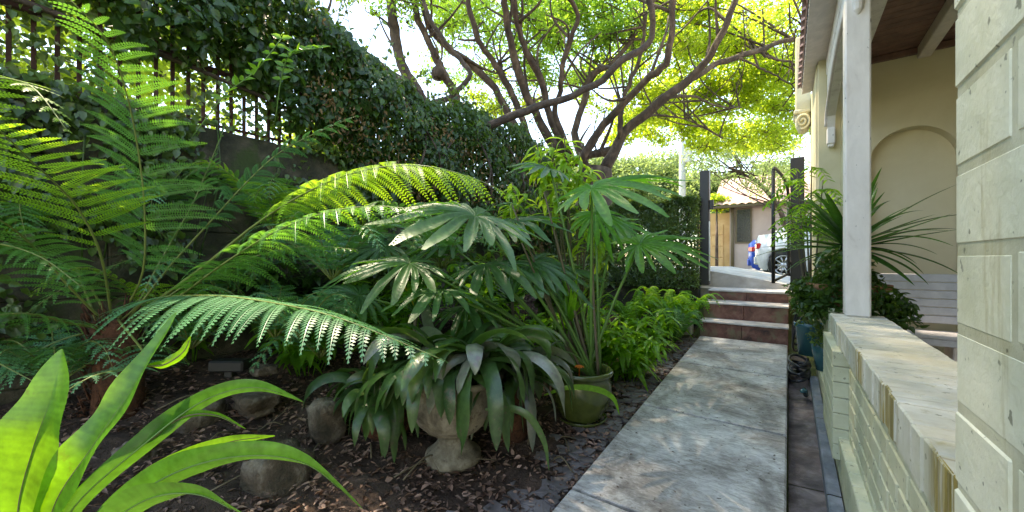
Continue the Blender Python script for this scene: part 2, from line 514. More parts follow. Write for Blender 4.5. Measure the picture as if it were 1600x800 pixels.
    def leaves(s, P, D, N, L, W, tint, curl=0.12):
        """many small pointed leaves at once: base P, axis D, normal N"""
        P = np.asarray(P, float)
        n = len(P)
        D = D / (np.linalg.norm(D, axis=1)[:, None] + 1e-9)
        N = N - D * (N * D).sum(1)[:, None]
        N /= np.linalg.norm(N, axis=1)[:, None] + 1e-9
        A = np.cross(D, N)
        L = np.broadcast_to(L, (n,))[:, None]
        W = np.broadcast_to(W, (n,))[:, None] * 0.5
        f = 0.35 * W
        v = np.stack([P,
                      P + D * L * 0.22 + A * W * 0.85 + N * f,
                      P + D * L * 0.58 + A * W * 0.75 + N * (f - curl * L * 0.3),
                      P + D * L - N * curl * L,
                      P + D * L * 0.58 - A * W * 0.75 + N * (f - curl * L * 0.3),
                      P + D * L * 0.22 - A * W * 0.85 + N * f], 1).reshape(-1, 3)
        b = np.arange(n)[:, None] * 6
        Q = np.concatenate([b + np.array([0, 1, 2, 3]), b + np.array([0, 3, 4, 5])])
        return s.add(v, Q, None, np.repeat(np.broadcast_to(tint, (n,)), 6))

    def obj(s, name, mat, parent=None, smooth=True, origin=None):
        V = np.concatenate(s.v)
        o3 = np.zeros(3)
        if parent is not None:
            o3 = np.array(PIVOT.get(parent.name, (0, 0, 0)), float)
        elif origin is not None:
            o3 = np.asarray(origin, float)
        me = bpy.data.meshes.new(name)
        q = np.concatenate(s.q) if s.q else np.zeros((0, 4), int)
        t = np.concatenate(s.t) if s.t else np.zeros((0, 3), int)
        me.vertices.add(len(V))
        me.vertices.foreach_set('co', (V - o3).astype(np.float32).ravel())
        nl = q.size + t.size
        me.loops.add(nl)
        me.loops.foreach_set('vertex_index', np.concatenate([q.ravel(), t.ravel()]).astype(np.int32))
        me.polygons.add(len(q) + len(t))
        st = np.concatenate([np.arange(len(q)) * 4, q.size + np.arange(len(t)) * 3]).astype(np.int32)
        me.polygons.foreach_set('loop_start', st)
        me.polygons.foreach_set('use_smooth', np.full(len(q) + len(t), smooth))
        me.update(calc_edges=True)
        at_ = me.attributes.new('tint', 'FLOAT', 'POINT')
        at_.data.foreach_set('value', np.clip(np.concatenate(s.tint), 0, 1).astype(np.float32))
        me.materials.append(mat)
        o = bpy.data.objects.new(name, me)
        COL.objects.link(o)
        if parent is not None:
            o.parent = parent
            PIVOT[o.name] = tuple(o3)
        else:
            o.location = o3
            PIVOT[o.name] = tuple(o3)
        return o


PIVOT = {}


def thing(name, label, cat, loc, group=None):
    o = bpy.data.objects.new(name, None)
    o.empty_display_size = 0.1
    COL.objects.link(o)
    o.location = tuple(float(x) for x in loc)
    o['label'] = label
    o['category'] = cat
    if group:
        o['group'] = group
    PIVOT[o.name] = tuple(float(x) for x in loc)
    return o


def tag(o, label, cat, group=None):
    o['label'] = label
    o['category'] = cat
    if group:
        o['group'] = group
    return o


def struct(o):
    o['kind'] = 'structure'
    return o


def spline(pts, n):
    P = np.asarray(pts, float)
    m = len(P)
    if m == 2:
        t = np.linspace(0, 1, n)[:, None]
        return P[0] * (1 - t) + P[1] * t
    E = np.vstack([2 * P[0] - P[1], P, 2 * P[-1] - P[-2]])
    out = []
    for x in np.linspace(0, m - 1, n):
        i = min(int(x), m - 2)
        t = x - i
        p0, p1, p2, p3 = E[i], E[i + 1], E[i + 2], E[i + 3]
        out.append(0.5 * ((2 * p1) + (-p0 + p2) * t + (2 * p0 - 5 * p1 + 4 * p2 - p3) * t * t + (-p0 + 3 * p1 - 3 * p2 + p3) * t ** 3))
    return np.array(out)


def norm(v):
    v = np.asarray(v, float)
    return v / (np.linalg.norm(v) + 1e-9)


def rvec():
    return norm(RNG.normal(size=3))

# ------------------------------------------------------------------ ground, path, drain
WALLX = -3.6


def bed_z(x, y):
    """height of the planted bed: at the path edge a little below the slabs, rising to the retaining wall"""
    t = min(max((-0.85 - x) / 2.7, 0), 1)
    return path_z(y) - 0.05 + 0.42 * t ** 1.3


def ground_z(x, y):
    if x < WALLX - 0.05:
        z = 2.14
        if y > 5.9:
            z = 0.60 + max(0, 1.54 * (1 - (y - 5.9) / 6))
        return z
    if y > 5.75:
        return 0.60
    if y > 5.0 and x > -0.9:
        return 0.4
    if x > -0.86:
        return -0.12 + 0.058 * max(min(y, 5), -3)
    return bed_z(x, y) - 0.06


xs = np.unique(np.concatenate([[-400, -150, -60, -30, -18, -12, -9, -7, -5], np.arange(-4, 2.01, 0.2), [WALLX - 0.06, WALLX + 0.02, -0.88, -0.84],
                               [2.5, 3, 4, 6, 10, 20, 40, 100, 400]]))
ys = np.unique(np.concatenate([[-400, -100, -30, -10, -6, -4], np.arange(-3, 6.01, 0.25), [5.7, 5.8, 6.5, 7, 8, 10, 12, 15, 20, 30, 60, 120, 300, 700]]))
g = MB()
gv = np.array([[x, y, ground_z(x, y)] for y in ys for x in xs])
nx = len(xs)
gq = [(j * nx + i, j * nx + i + 1, (j + 1) * nx + i + 1, (j + 1) * nx + i) for j in range(len(ys) - 1) for i in range(nx - 1)]
g.add(gv, gq)
struct(g.obj("ground", M['grass'], smooth=False))

# bed soil: fine sheet above the ground
g = MB()
bx = np.arange(-3.58, -0.84, 0.045)
by = np.arange(-1.0, 5.75, 0.045)
gv = []
for y in by:
    for x in bx:
        n_ = 0.012 * math.sin(9 * x + 3 * y) + 0.012 * math.sin(17 * y - 5 * x) + RNG.normal(0, 0.006)
        edge = min(1, max(0, (-0.85 - x) / 0.15))
        gv.append((x, y, bed_z(x, y) + n_ * edge))
n1 = len(bx)
gq = [(j * n1 + i, j * n1 + i + 1, (j + 1) * n1 + i + 1, (j + 1) * n1 + i) for j in range(len(by) - 1) for i in range(n1 - 1)]
g.add(gv, gq)
struct(g.obj("garden_bed_soil", M['soil']))

# path slabs
joints = [-2.7, -1.6, -0.5, 0.6, 1.67, 2.77, 3.87, 4.99]
g = MB()
for a, b in zip(joints[:-1], joints[1:]):
    a += 0.011; b -= 0.011
    za, zb = path_z(a), path_z(b)
    h = 0.16
    k = 0.008
    x0, x1 = -0.85, -0.008
    V = []
    for (y, zt) in ((a, za), (b, zb)):
        yy = 1 if y == a else -1
        V += [(x0, y, zt - h), (x0, y, zt - k), (x0 + k, y + yy * k * 0.5, zt), (x1 - k, y + yy * k * 0.5, zt), (x1, y, zt - k), (x1, y, zt - h)]
    Q = [(i, i + 1, 6 + i + 1, 6 + i) for i in range(5)] + [(0, 3, 2, 1), (0, 5, 4, 3), (6, 7, 8, 9), (6, 9, 10, 11)]
    Q = [q if idx < 5 else q[::-1] for idx, q in enumerate(Q)]
    g.add(V, Q)
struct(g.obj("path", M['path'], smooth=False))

g = MB()
for a, b in ((-2, -0.2), (-0.2, 1.25), (1.25, 2.45), (2.45, 3.7), (3.7, 5.0)):
    a += 0.004; b -= 0.004
    V = [(0.0, a, path_z(a) - 0.11), (0.15, a, path_z(a) - 0.10), (0.15, b, path_z(b) - 0.10), (0.0, b, path_z(b) - 0.11)]
    g.add(V, [(0, 1, 2, 3)])
struct(g.obj("drain_channel", M['channel'], smooth=False))
g = MB()
for a, b in ((-2, -0.4), (-0.4, 0.5), (0.5, 1.4), (1.4, 2.3), (2.3, 3.2), (3.2, 4.1)):
    zc = (path_z(a) + path_z(b)) / 2
    tl = (b - a) * 0.058 / 2
    a += 0.004; b -= 0.004
    V = []
    for x, dz in ((0.145, -0.16), (0.145, -0.03), (0.152, -0.024), (0.197, -0.024), (0.197, -0.16)):
        V.append((x, a, path_z(a) + dz))
    V += [(x, b, z - path_z(a) + path_z(b)) for x, _, z in V]
    g.add(V, [(i, i + 1, 6 + i, 5 + i) for i in range(4)])
struct(g.obj("drain_edge_strip", M['slate_strip'], smooth=False))

# steps
st = thing("garden_steps", "three red brick steps with pale worn treads at the end of the concrete path", "steps", (-0.43, 5.02, path_z(5.02)))
z0 = path_z(5.02)
levels = [(5.02, 5.30, z0 + 0.175), (5.28, 5.66, z0 + 0.37), (5.65, 6.0, z0 + 0.50)]
tread = mottled("worn_tread_concrete", [(0.3, (0.38, 0.33, 0.31)), (0.7, (0.66, 0.62, 0.60))], 9, 0.8, 0.4, 60, 0.004)
for i, (ya, yb, zt) in enumerate(levels):
    r = MB()
    zb_ = z0 - 0.15 if i == 0 else levels[i - 1][2] - 0.03
    nb = 2
    for k in range(nb):
        xa = -0.86 + k * 0.86 / nb
        r.box((xa + 0.86 / nb / 2, (ya + yb) / 2 + 0.003, (zb_ + zt - 0.022) / 2), (0.86 / nb - 0.002, yb - ya, zt - 0.022 - zb_), 0.006)
    r.obj("riser", M['brick_red'], st, smooth=False)
    r = MB()
    r.box((-0.43, (ya + yb) / 2 - 0.003, zt - 0.009), (0.868, yb - ya + 0.014, 0.022), 0.006)
    r.obj("tread", tread, st, smooth=False)

# footpath, driveway ramp and street
LZ = z0 + 0.50
g = MB()
g.box((0.0, 7.0, LZ - 0.15), (12, 2.02, 0.30), 0.01)
struct(g.obj("footpath", M['drive'], smooth=False))
g = MB()   # raised crossing that falls to the right
poly = [(-4.2, LZ), (-4.2, LZ + 0.26), (-1.0, LZ + 0.24), (-0.3, LZ + 0.12), (0.30, LZ + 0.004), (0.30, LZ - 0.05)]
g.prism(poly, 6.25, 9.4, axes=(0, 2, 1))
struct(g.obj("driveway", M['drive'], smooth=False))
g = MB()
g.box((0, 11.0, 0.62), (60, 3.2, 0.24), 0.0)
struct(g.obj("verge", M['grass'], smooth=False))
g = MB()
g.box((0, 15.6, 0.66), (120, 6.6, 0.03), 0.0)
struct(g.obj("road", M['asphalt'], smooth=False))
g = MB()
g.box((0, 12.45, 0.695), (120, 0.16, 0.13), 0.02)
g.box((0, 19.0, 0.70), (120, 0.16, 0.13), 0.02)
struct(g.obj("kerb", M['drive'], smooth=False))
g = MB()
g.box((-14, 2.5, 2.155), (19.0, 20, 0.02), 0.0)
struct(g.obj("neighbour_yard", M['yard'], smooth=False))

# ------------------------------------------------------------------ retaining wall and fence on the left
t = thing("retaining_wall", "dark stained stone retaining wall under the rusty fence", "wall", (WALLX, 2.5, 0))
r = MB()
course = [(-0.2, 0.45), (0.45, 0.95), (0.95, 1.4), (1.4, 1.82)]
for j, (za, zb) in enumerate(course):
    y = -2.0 - 0.3 * (j % 2)
    while y < 6.2:
        L = 0.5 + 0.6 * RNG.random()
        r.box((WALLX - 0.12 + 0.006 * RNG.random(), y + L / 2, (za + zb) / 2), (0.26, L - 0.004, zb - za - 0.004), 0.005)
        y += L
r.obj("stonework", M['retain'], t, smooth=False)
r = MB()
y = -2.3
while y < 6.2:
    L = 1.1 + 0.3 * RNG.random()
    r.box((WALLX - 0.105, y + L / 2, 2.005), (0.30, L - 0.004, 0.37), 0.012)
    y += L
r.obj("coping", M['retain'], t, smooth=False)

fence = thing("metal_fence", "rusty brown bar fence overgrown with ivy on top of the stained wall", "fence", (WALLX - 0.02, 2.5, 2.19))
r = MB()
r.box((WALLX - 0.02, 2.2, 2.66), (0.035, 8.2, 0.04), 0.006)
r.obj("rail", M['rust'], fence, smooth=False)
r = MB()
r.box((WALLX - 0.02, 2.2, 2.235), (0.02, 8.2, 0.02), 0.004)
r.obj("rail", M['rust'], fence, smooth=False)
r = MB()
r.box((WALLX - 0.02, -1.7, 2.72), (0.022, 0.022, 1.06), 0.003)
bar0 = r.obj("bar", M['rust'], fence, smooth=False)
for k in range(1, 88):
    b = bar0.copy()
    COL.objects.link(b)
    b.parent = fence
    b.location = (RNG.normal(0, 0.003), k * 0.09, 0)

# ------------------------------------------------------------------ low verandah wall and near pillar
PX = 0.185
pl = thing("brick_pillar", "pale painted block pillar filling the right edge of the view", "pillar", (PX + 0.3, 0.3, -0.1))
r = MB()
r.box((PX + 0.3, 0.05, 1.6), (0.6105, 1.397, 3.6), 0)
r.obj("mortar_core", M['mortar'], pl, smooth=False)
r = MB()
H = 0.1024
k0 = -13
for k in range(k0, 22):
    zc = EYE + 0.012 + H * k + H / 2
    off = 0.75 if k % 2 == 0 else 0.59
    y = off
    segs = []
    if off < 0.7:
        segs.append((0.595, 0.75))
    while y > -0.6:
        segs.append((max(y - 0.315, -0.6), y - 0.004 if y < 0.75 else y))
        y -= 0.32
    for ya, yb in segs:
        dx = RNG.uniform(-0.0015, 0.0015)
        r.box((PX + 0.3, (ya + yb) / 2 + (0.001 if yb > 0.74 else 0), zc + RNG.normal(0, 0.0008)), (0.614 + 2 * dx, yb - ya, H - 0.010), 0.0035,
              tint=RNG.random())
r.obj("blockwork", M['pillar'], pl, smooth=False)

lw = thing("low_brick_wall", "pale painted low brick wall with soldier coping and rust streaks beside the drain", "wall", (0.33, 2.0, 0))
r = MB()
y = 0.753
CT = 0.86
while y < 3.08:
    L = 0.076
    dz = RNG.normal(0, 0.0012)
    dx = RNG.normal(0, 0.0015)
    r.box((0.3315 + dx, y + L / 2, CT - 0.055 + dz), (0.247, L - 0.0022, 0.11), 0.004, rz=RNG.normal(0, 0.004))
    y += L
r.obj("coping", M['coping'], lw, smooth=False)
r = MB()
r.box((0.3315, 1.915, CT - 0.056), (0.240, 2.315, 0.105), 0)
r.box((0.342, 1.905, 0.30), (0.20, 2.305, 0.89), 0)
r.obj("mortar_core", M['mortar'], lw, smooth=False)
r = MB()
z = CT - 0.11 - 0.076
j = 0
while z > -0.2:
    y = 0.755 - (0.11 if j % 2 else 0)
    while y < 3.06:
        ya, yb = max(y, 0.755), min(y + 0.22, 3.06)
        if yb - ya > 0.03:
            r.box((0.340 + RNG.normal(0, 0.001), (ya + yb) / 2, z + 0.038), (0.210, yb - ya - 0.008, 0.069), 0.004)
        y += 0.228
    z -= 0.076
    j += 1
r.obj("brickwork", M['lowbrick'], lw, smooth=False)
r = MB()   # end pier under the post
z = CT - 0.112 - 0.076
while z > 0.2:
    r.box((0.2135, 2.76, z + 0.038), (0.076, 0.62, 0.0735), 0.003)
    z -= 0.076
r.obj("pier", M['lowbrick'], lw, smooth=False)
r = MB()   # plinth with header bricks on top
y = 0.2
while y < 4.5:
    r.box((0.300, y + 0.055, 0.305), (0.205, 0.106, 0.05), 0.004)
    y += 0.11
r.box((0.302, 2.35, 0.06), (0.196, 4.3, 0.44), 0)
r.obj("plinth", M['lowbrick'], lw, smooth=False)

# verandah floor and inner walls (mostly dark behind the low wall)
g = MB()
g.box((1.1, 2.4, 0.30), (1.28, 4.6, 0.12), 0)
struct(g.obj("verandah_floor", M['drive'], smooth=False))

house = thing("house", "cream rendered house with a roofed verandah to the right of the path", "house", (1.2, 5.3, 0.2))
# far block: front wall with an arched niche, side wall along the path
XL, YF, TOP = 0.22, 4.78, 3.12
r = MB()
ax, aw, asp, ar = 0.885, 0.285, 2.06, 0.30
arc = [(ax + aw * math.cos(a), asp + ar * math.sin(a)) for a in np.linspace(0, math.pi, 25)]
def quadxz(y, pts, flip=False):
    return [(p[0], y, p[1]) for p in pts]
# face around the niche: left, right, above
r.add(quadxz(YF, [(XL, -0.2), (ax - aw, -0.2), (ax - aw, TOP), (XL, TOP)]), [(0, 1, 2, 3)])
r.add(quadxz(YF, [(ax + aw, -0.2), (2.2, -0.2), (2.2, TOP), (ax + aw, TOP)]), [(0, 1, 2, 3)])
for i in range(24):
    (xa, za), (xb, zb) = arc[i], arc[i + 1]
    r.add(quadxz(YF, [(xb, zb), (xa, za), (xa, TOP), (xb, TOP)]), [(0, 1, 2, 3)])
    r.add([(xa, YF, za), (xb, YF, zb), (xb, YF + 0.13, zb), (xa, YF + 0.13, za)], [(0, 1, 2, 3)])
for x in (ax - aw, ax + aw):
    r.add([(x, YF, -0.2), (x, YF + 0.13, -0.2), (x, YF + 0.13, asp), (x, YF, asp)], [(0, 1, 2, 3)])
r.add(quadxz(YF + 0.13, [(ax - aw, -0.2), (ax + aw, -0.2), (ax + aw, asp + ar), (ax - aw, asp + ar)]), [(0, 1, 2, 3)])
r.obj("niche_wall", M['cream_warm'], house, smooth=False)
r = MB()
r.add([(XL, YF, -0.2), (XL, 6.05, -0.2), (XL, 6.05, TOP), (XL, YF, TOP)], [(0, 1, 2, 3)])
r.add([(XL, 6.05, -0.2), (2.2, 6.05, -0.2), (2.2, 6.05, TOP), (XL, 6.05, TOP)], [(0, 1, 2, 3)])
r.add([(2.2, 6.05, -0.2), (2.2, -2.5, -0.2), (2.2, -2.5, TOP), (2.2, 6.05, TOP)], [(0, 1, 2, 3)])
r.obj("wall", M['cream'], house, smooth=False)
r = MB()   # shallow pier in front of the left end of the niche wall
r.box((0.315, YF - 0.035, 1.45), (0.17, 0.066, 3.3), 0.006)
r.obj("corner_pier", M['cream'], house, smooth=False)
# ceiling boards and beams
r = MB()
y = -2.4
while y < YF:
    r.box((1.27, y + 0.045, 3.045), (1.86, 0.084, 0.02), 0.004, tint=RNG.random())
    y += 0.09
r.add([(0.3, -2.5, 3.056), (2.2, -2.5, 3.056), (2.2, YF, 3.056), (0.3, YF, 3.056)], [(0, 1, 2, 3)])
r.obj("ceiling_boards", M['boards'], house, smooth=False)
for x in (0.50, 0.95, 1.6):
    r = MB()
    r.box((x, 1.18, 2.985), (0.085, 7.18, 0.10), 0.006)
    r.obj("beam", M['soffit'] if x > 0.6 else M['white_paint'], house, smooth=False)
r = MB()
r.box((1.27, YF - 0.016, 3.005), (1.85, 0.03, 0.055), 0.005)
r.obj("cornice", M['boards'], house, smooth=False)
# edge beam with arched bracket, soffit, tiles
r = MB()
r.box((0.325, 1.1, 3.02), (0.07, 7.2, 0.16), 0.006)
r.obj("edge_beam", M['white_paint'], house, smooth=False)
bz = [(3.10, 2.70), (3.35, 2.72), (3.6, 2.72), (3.9, 2.69), (4.15, 2.64), (4.4, 2.58), (4.6, 2.52), (4.66, 2.42)]
top = [(4.70, 2.42), (4.70, 2.938), (3.10, 2.938)]
r = MB()
n = len(bz)
V = []
for x in (0.295, 0.352):
    V += [(x, y, z) for y, z in bz] + [(x, y, 2.937) for y, z in bz]
Q = []
for i in range(n - 1):
    Q += [(i, i + 1, n + i + 1, n + i), (2 * n + i, 2 * n + i + 1, 3 * n + i + 1, 3 * n + i), (i, i + 1, 2 * n + i + 1, 2 * n + i)]
Q += [(0, n, 3 * n, 2 * n), (n - 1, 2 * n - 1, 4 * n - 1, 3 * n - 1)]
r.add(V, Q)
V[:] = []
r.obj("arched_bracket", M['white_paint'], house, smooth=False)
r = MB()   # raised trim along the arch
pts = spline([(0.287, y, z + 0.02) for y, z in bz], 24)
r.tube(pts, 0.014, 6)
r.obj("arch_trim", M['soffit'], house)
r = MB()
r.box((0.323, 4.67, 2.345), (0.062, 0.075, 0.15), 0.008)
r.box((0.323, 4.67, 2.26), (0.045, 0.055, 0.03), 0.006)
r.obj("pendant", M['white_paint'], house, smooth=False)
r = MB()
V = [(0.125, -2.5, 3.075), (0.29, -2.5, 3.10), (0.29, 5.5, 3.10), (0.125, 5.5, 3.075),
     (0.125, -2.5, 3.13), (0.29, -2.5, 3.16), (0.29, 5.5, 3.16), (0.125, 5.5, 3.13)]
r.add(V, [(0, 1, 2, 3), (4, 7, 6, 5), (0, 3, 7, 4), (2, 6, 7, 3), (0, 4, 5, 1)])
r.obj("eave_soffit", M['soffit'], house, smooth=False)
roof = MB()
roof.add([(0.11, -2.5, 3.17), (2.6, -2.5, 4.3), (2.6, 6.1, 4.3), (0.11, 5.55, 3.17)], [(0, 1, 2, 3)])
rf = roof.obj("roof", M['rooftile'], house, smooth=False)
r = MB()
y = -2.45
while y < 5.45:
    a = np.linspace(0, math.pi, 7)
    for x0_, x1_ in ((0.085, 0.5),):
        V = []
        for x in (x0_, x1_):
            zb = 3.17 + (x - 0.11) * 0.454
            for q in a:
                V.append((x, y + 0.08 - 0.06 * math.cos(q), zb + 0.055 * math.sin(q)))
        r.add(V, [(i, i + 1, 8 + i, 7 + i) for i in range(6)])
    y += 0.16
r.obj("roof_tile_edge", M['rooftile'], house)
r = MB()   # row of small black dashes along the eave under the tile edge
y = -2.4
while y < 5.4:
    r.box((0.122, y, 3.115), (0.008, 0.05, 0.022), 0)
    y += 0.08
r.obj("tile_dash", M['black'], house, smooth=False)
# downpipe
r = MB()
r.tube([(0.43, YF - 0.055, 2.93), (0.43, YF - 0.055, 2.6), (0.43, YF - 0.055, 0.4)], 0.038, 12)
r.obj("downpipe", M['cream'], house)
# corbel with a scroll at the street end
r = MB()
r.box((0.145, 6.0, 3.45), (0.15, 0.34, 0.9), 0.01)
r.box((0.135, 6.0, 2.985), (0.17, 0.37, 0.05), 0.012)
r.obj("corbel", M['cream'], house, smooth=False)
r = MB()
th = np.linspace(0, 3.6 * math.pi, 46)
rr = 0.012 + 0.0075 * th
pts = np.stack([np.full_like(th, 0.12), 0 * th, 0 * th], 1)
pts[:, 0] = 0.135 - rr * np.cos(th) * 0.8
pts[:, 1] = 5.80
pts[:, 2] = 2.86 + rr * np.sin(th)
r.tube(pts, 0.014, 6)
r.lathe((0.145, 5.9, 2.72), [(0.0, 0), (0.045, 0.02), (0.075, 0.10), (0.08, 0.24)], 16)
r.obj("scroll", M['cream'], house)

# timber verandah post on the low wall
vp = thing("verandah_post", "weathered white timber post standing on the end of the low wall", "post", (0.33, 3.04, CT))
r = MB()
r.box((0.3275, 3.04, (CT + 2.94) / 2 + 0.001), (0.115, 0.115, 2.94 - CT), 0.008)
r.obj("shaft", M['white_paint'], vp, smooth=False)
r = MB()
r.box((0.3275, 2.975, 2.80), (0.05, 0.05, 0.26), 0.015)
r.tube([(0.3275, 2.972, 2.69), (0.3275, 2.978, 2.645), (0.3275, 2.985, 2.62)], [0.026, 0.022, 0.008], 10)
r.obj("bracket_block", M['white_paint'], vp, smooth=False)

# slatted bench against the niche wall
bn = thing("slatted_bench", "white horizontal board bench below the arched niche", "bench", (1.0, 4.5, 0.36))
YB = 4.46
r = MB()
for k in range(6):
    r.box((1.13, YB, 0.715 + k * 0.066), (1.2, 0.022, 0.061), 0.004)
r.obj("backrest", M['slat'], bn, smooth=False)
r = MB()
r.box((1.13, YB - 0.12, 0.61), (1.24, 0.26, 0.035), 0.008)
r.box((1.13, YB - 0.235, 0.565), (1.2, 0.022, 0.05), 0.004)
r.obj("seat", M['slat'], bn, smooth=False)
for x in (0.62, 1.05, 1.6):
    r = MB()
    r.box((x, YB - 0.12, 0.475), (0.11, 0.2, 0.22), 0.008)
    r.obj("leg", M['soffit'], bn, smooth=False)

# ------------------------------------------------------------------ gate
gp = thing("gate_post", "black square gate post on the left of the steps", "post", (-0.93, 5.83, LZ - 0.1), "black gate posts at the top of the steps")
r = MB()
r.box((-0.93, 5.83, 1.62), (0.115, 0.115, 1.56), 0.008)
r.obj("shaft", M['black'], gp, smooth=False)
r = MB()
r.box((-0.845, 5.80, 1.93), (0.05, 0.05, 0.13), 0.005)
r.tube([(-0.83, 5.78, 1.9), (-0.78, 5.76, 1.9)], 0.008, 6)
r.obj("latch", M['black'], gp, smooth=False)
r = MB()
r.box((-0.862, 5.74, 1.30), (0.014, 0.03, 0.8), 0.003)
r.obj("strike_plate", M['alloy'], gp, smooth=False)
gp2 = thing("gate_post", "black square gate post carrying the open gate, against the cream house corner", "post", (0.085, 5.72, LZ - 0.1), "black gate posts at the top of the steps")
r = MB()
r.box((0.085, 5.72, 1.62), (0.135, 0.13, 1.56), 0.008)
r.obj("shaft", M['black'], gp2, smooth=False)
gt = thing("iron_gate", "open black tubular gate with a curved top rail, swung towards the path", "gate", (0.0, 5.68, 0.95))
A, B = np.array([0.0, 5.60, 0]), np.array([-0.13, 4.90, 0])
r = MB()
r.tube([B + (0, 0, 0.94), B + (0, 0, 1.5), B + (0, 0, 2.13)], 0.017, 8)
r.tube([A + (0, 0, 1.0), A + (0, 0, 1.5), A + (0, 0, 1.92)], 0.015, 8)
top = spline([B + (0, 0, 2.13), B * 0.9 + A * 0.1 + (0, 0, 2.165), B * 0.45 + A * 0.55 + (0, 0, 2.13), A * 0.9 + B * 0.1 + (0, 0, 2.04), A + (0, 0, 1.92)], 18)
r.tube(top, 0.016, 8)
r.tube([B + (0, 0, 0.96), A + (0, 0, 1.02)], 0.014, 8)
r.obj("frame", M['black'], gt)
for zz in (1.15, 1.8):
    r = MB()
    r.box((0.015, 5.66, zz), (0.03, 0.09, 0.04), 0.004)
    r.obj("hinge", M['black'], gt, smooth=False)
# small brick kerb and whitish block at the bottom left of the steps
kb = MB()
kb.box((-1.02, 5.02, path_z(5) + 0.09), (0.17, 0.12, 0.20), 0.012)
tag(kb.obj("edging_block", M['drive'], smooth=False, origin=(-1.02, 5.02, path_z(5) - 0.01)), "pale concrete edging block at the left foot of the steps", "block")
kb = MB()
kb.box((-1.2, 5.1, path_z(5) + 0.08), (0.20, 0.14, 0.18), 0.012)
tag(kb.obj("edging_brick", M['terracotta'], smooth=False, origin=(-1.2, 5.1, path_z(5) - 0.01)), "orange terracotta edging brick left of the pale block by the steps", "brick")
fw = MB()
fw.box((-2.25, 5.82, 0.45), (2.5, 0.2, 0.9), 0.01)
tag(fw.obj("boundary_wall", M['retain'], smooth=False, origin=(-2.25, 5.82, 0)), "low dark boundary wall beneath the clipped hedge", "wall")

# ------------------------------------------------------------------ street: house, cars, pole
sh = thing("street_house", "pale pink rendered house with terracotta tiled roof across the street", "house", (-1, 21, 0.6))
D0 = 20.0
def SX(u, y):       # world x on the plane y that is seen at column u
    k = (u - 800) / FPX
    return (k * CS * y - SN * y) / (CS + k * SN)
YH = 19.8
xa, xw0, xw1, xb = SX(1108, YH), SX(1140, YH), SX(1156, YH), SX(1255, YH)
r = MB()
r.box(((xw0 + 9) / 2, YH + 2.5, 2.05), (9 - xw0, 5.0, 3.1), 0)
r.obj("wall", M['pink_wall'], sh, smooth=False)
wx = SX(1162, YH - 0.05)
fr = MB()
fr.box((wx, YH - 0.03, 2.65), (0.62, 0.08, 1.55), 0.01)
fro = fr.obj("window", M['cane'], sh, smooth=False)
r = MB()
r.box((wx, YH - 0.075, 2.65), (0.5, 0.02, 1.42), 0)
r.obj("pane", M['glass'], fro, smooth=False)
wx2 = SX(1205, YH) + 1.5
fr = MB()
fr.box((wx2 + 2.0, YH - 0.03, 2.3), (1.9, 0.08, 1.5), 0.01)
fro = fr.obj("window", M['cane'], sh, smooth=False)
r = MB()
r.box((wx2 + 2.0, YH - 0.075, 2.3), (1.76, 0.02, 1.36), 0)
r.obj("pane", M['glass'], fro, smooth=False)
r = MB()
r.tube([(xw0 + 0.12, YH - 0.06, 3.5), (xw0 + 0.12, YH - 0.06, 0.7)], 0.07, 8)
r.obj("downpipe", M['cane'], sh)
r = MB()
r.box(((xa + xw0) / 2 - 0.2, YH + 1.2, 1.95), (xw0 - xa + 0.6, 2.0, 2.7), 0)
r.obj("garage_wall", M['ochre_wall'], sh, smooth=False)
r = MB()
for k in range(4):
    r.box(((xa + xw0) / 2 - 0.1, YH + 0.18, 0.98 + 0.52 * k), (xw0 - xa - 0.35, 0.05, 0.48), 0.01)
r.obj("garage_door", M['ochre_wall'], sh, smooth=False)
# barrel-tile roof
r = MB()
X = np.arange(xw0 - 0.6, 9.4, 0.055)
ysr = np.linspace(YH - 0.5, YH + 2.0, 26)
V = []
for j, y in enumerate(ysr):
    zb = 3.55 + (y - YH + 0.5) * 0.60 + (0.05 if j % 2 else 0.0)
    V += [(x, y, zb + 0.07 * abs(math.sin(x * math.pi / 0.30))) for x in X]
nX = len(X)
r.add(V, [(j * nX + i, j * nX + i + 1, (j + 1) * nX + i + 1, (j + 1) * nX + i) for j in range(len(ysr) - 1) for i in range(nX - 1)])
r.obj("roof", M['rooftile'], sh)
r = MB()
r.box(((xw0 + 9) / 2 - 0.2, YH - 0.42, 3.50), (9.8 - xw0, 0.14, 0.12), 0.02)
r.obj("gutter", M['cane'], sh, smooth=False)


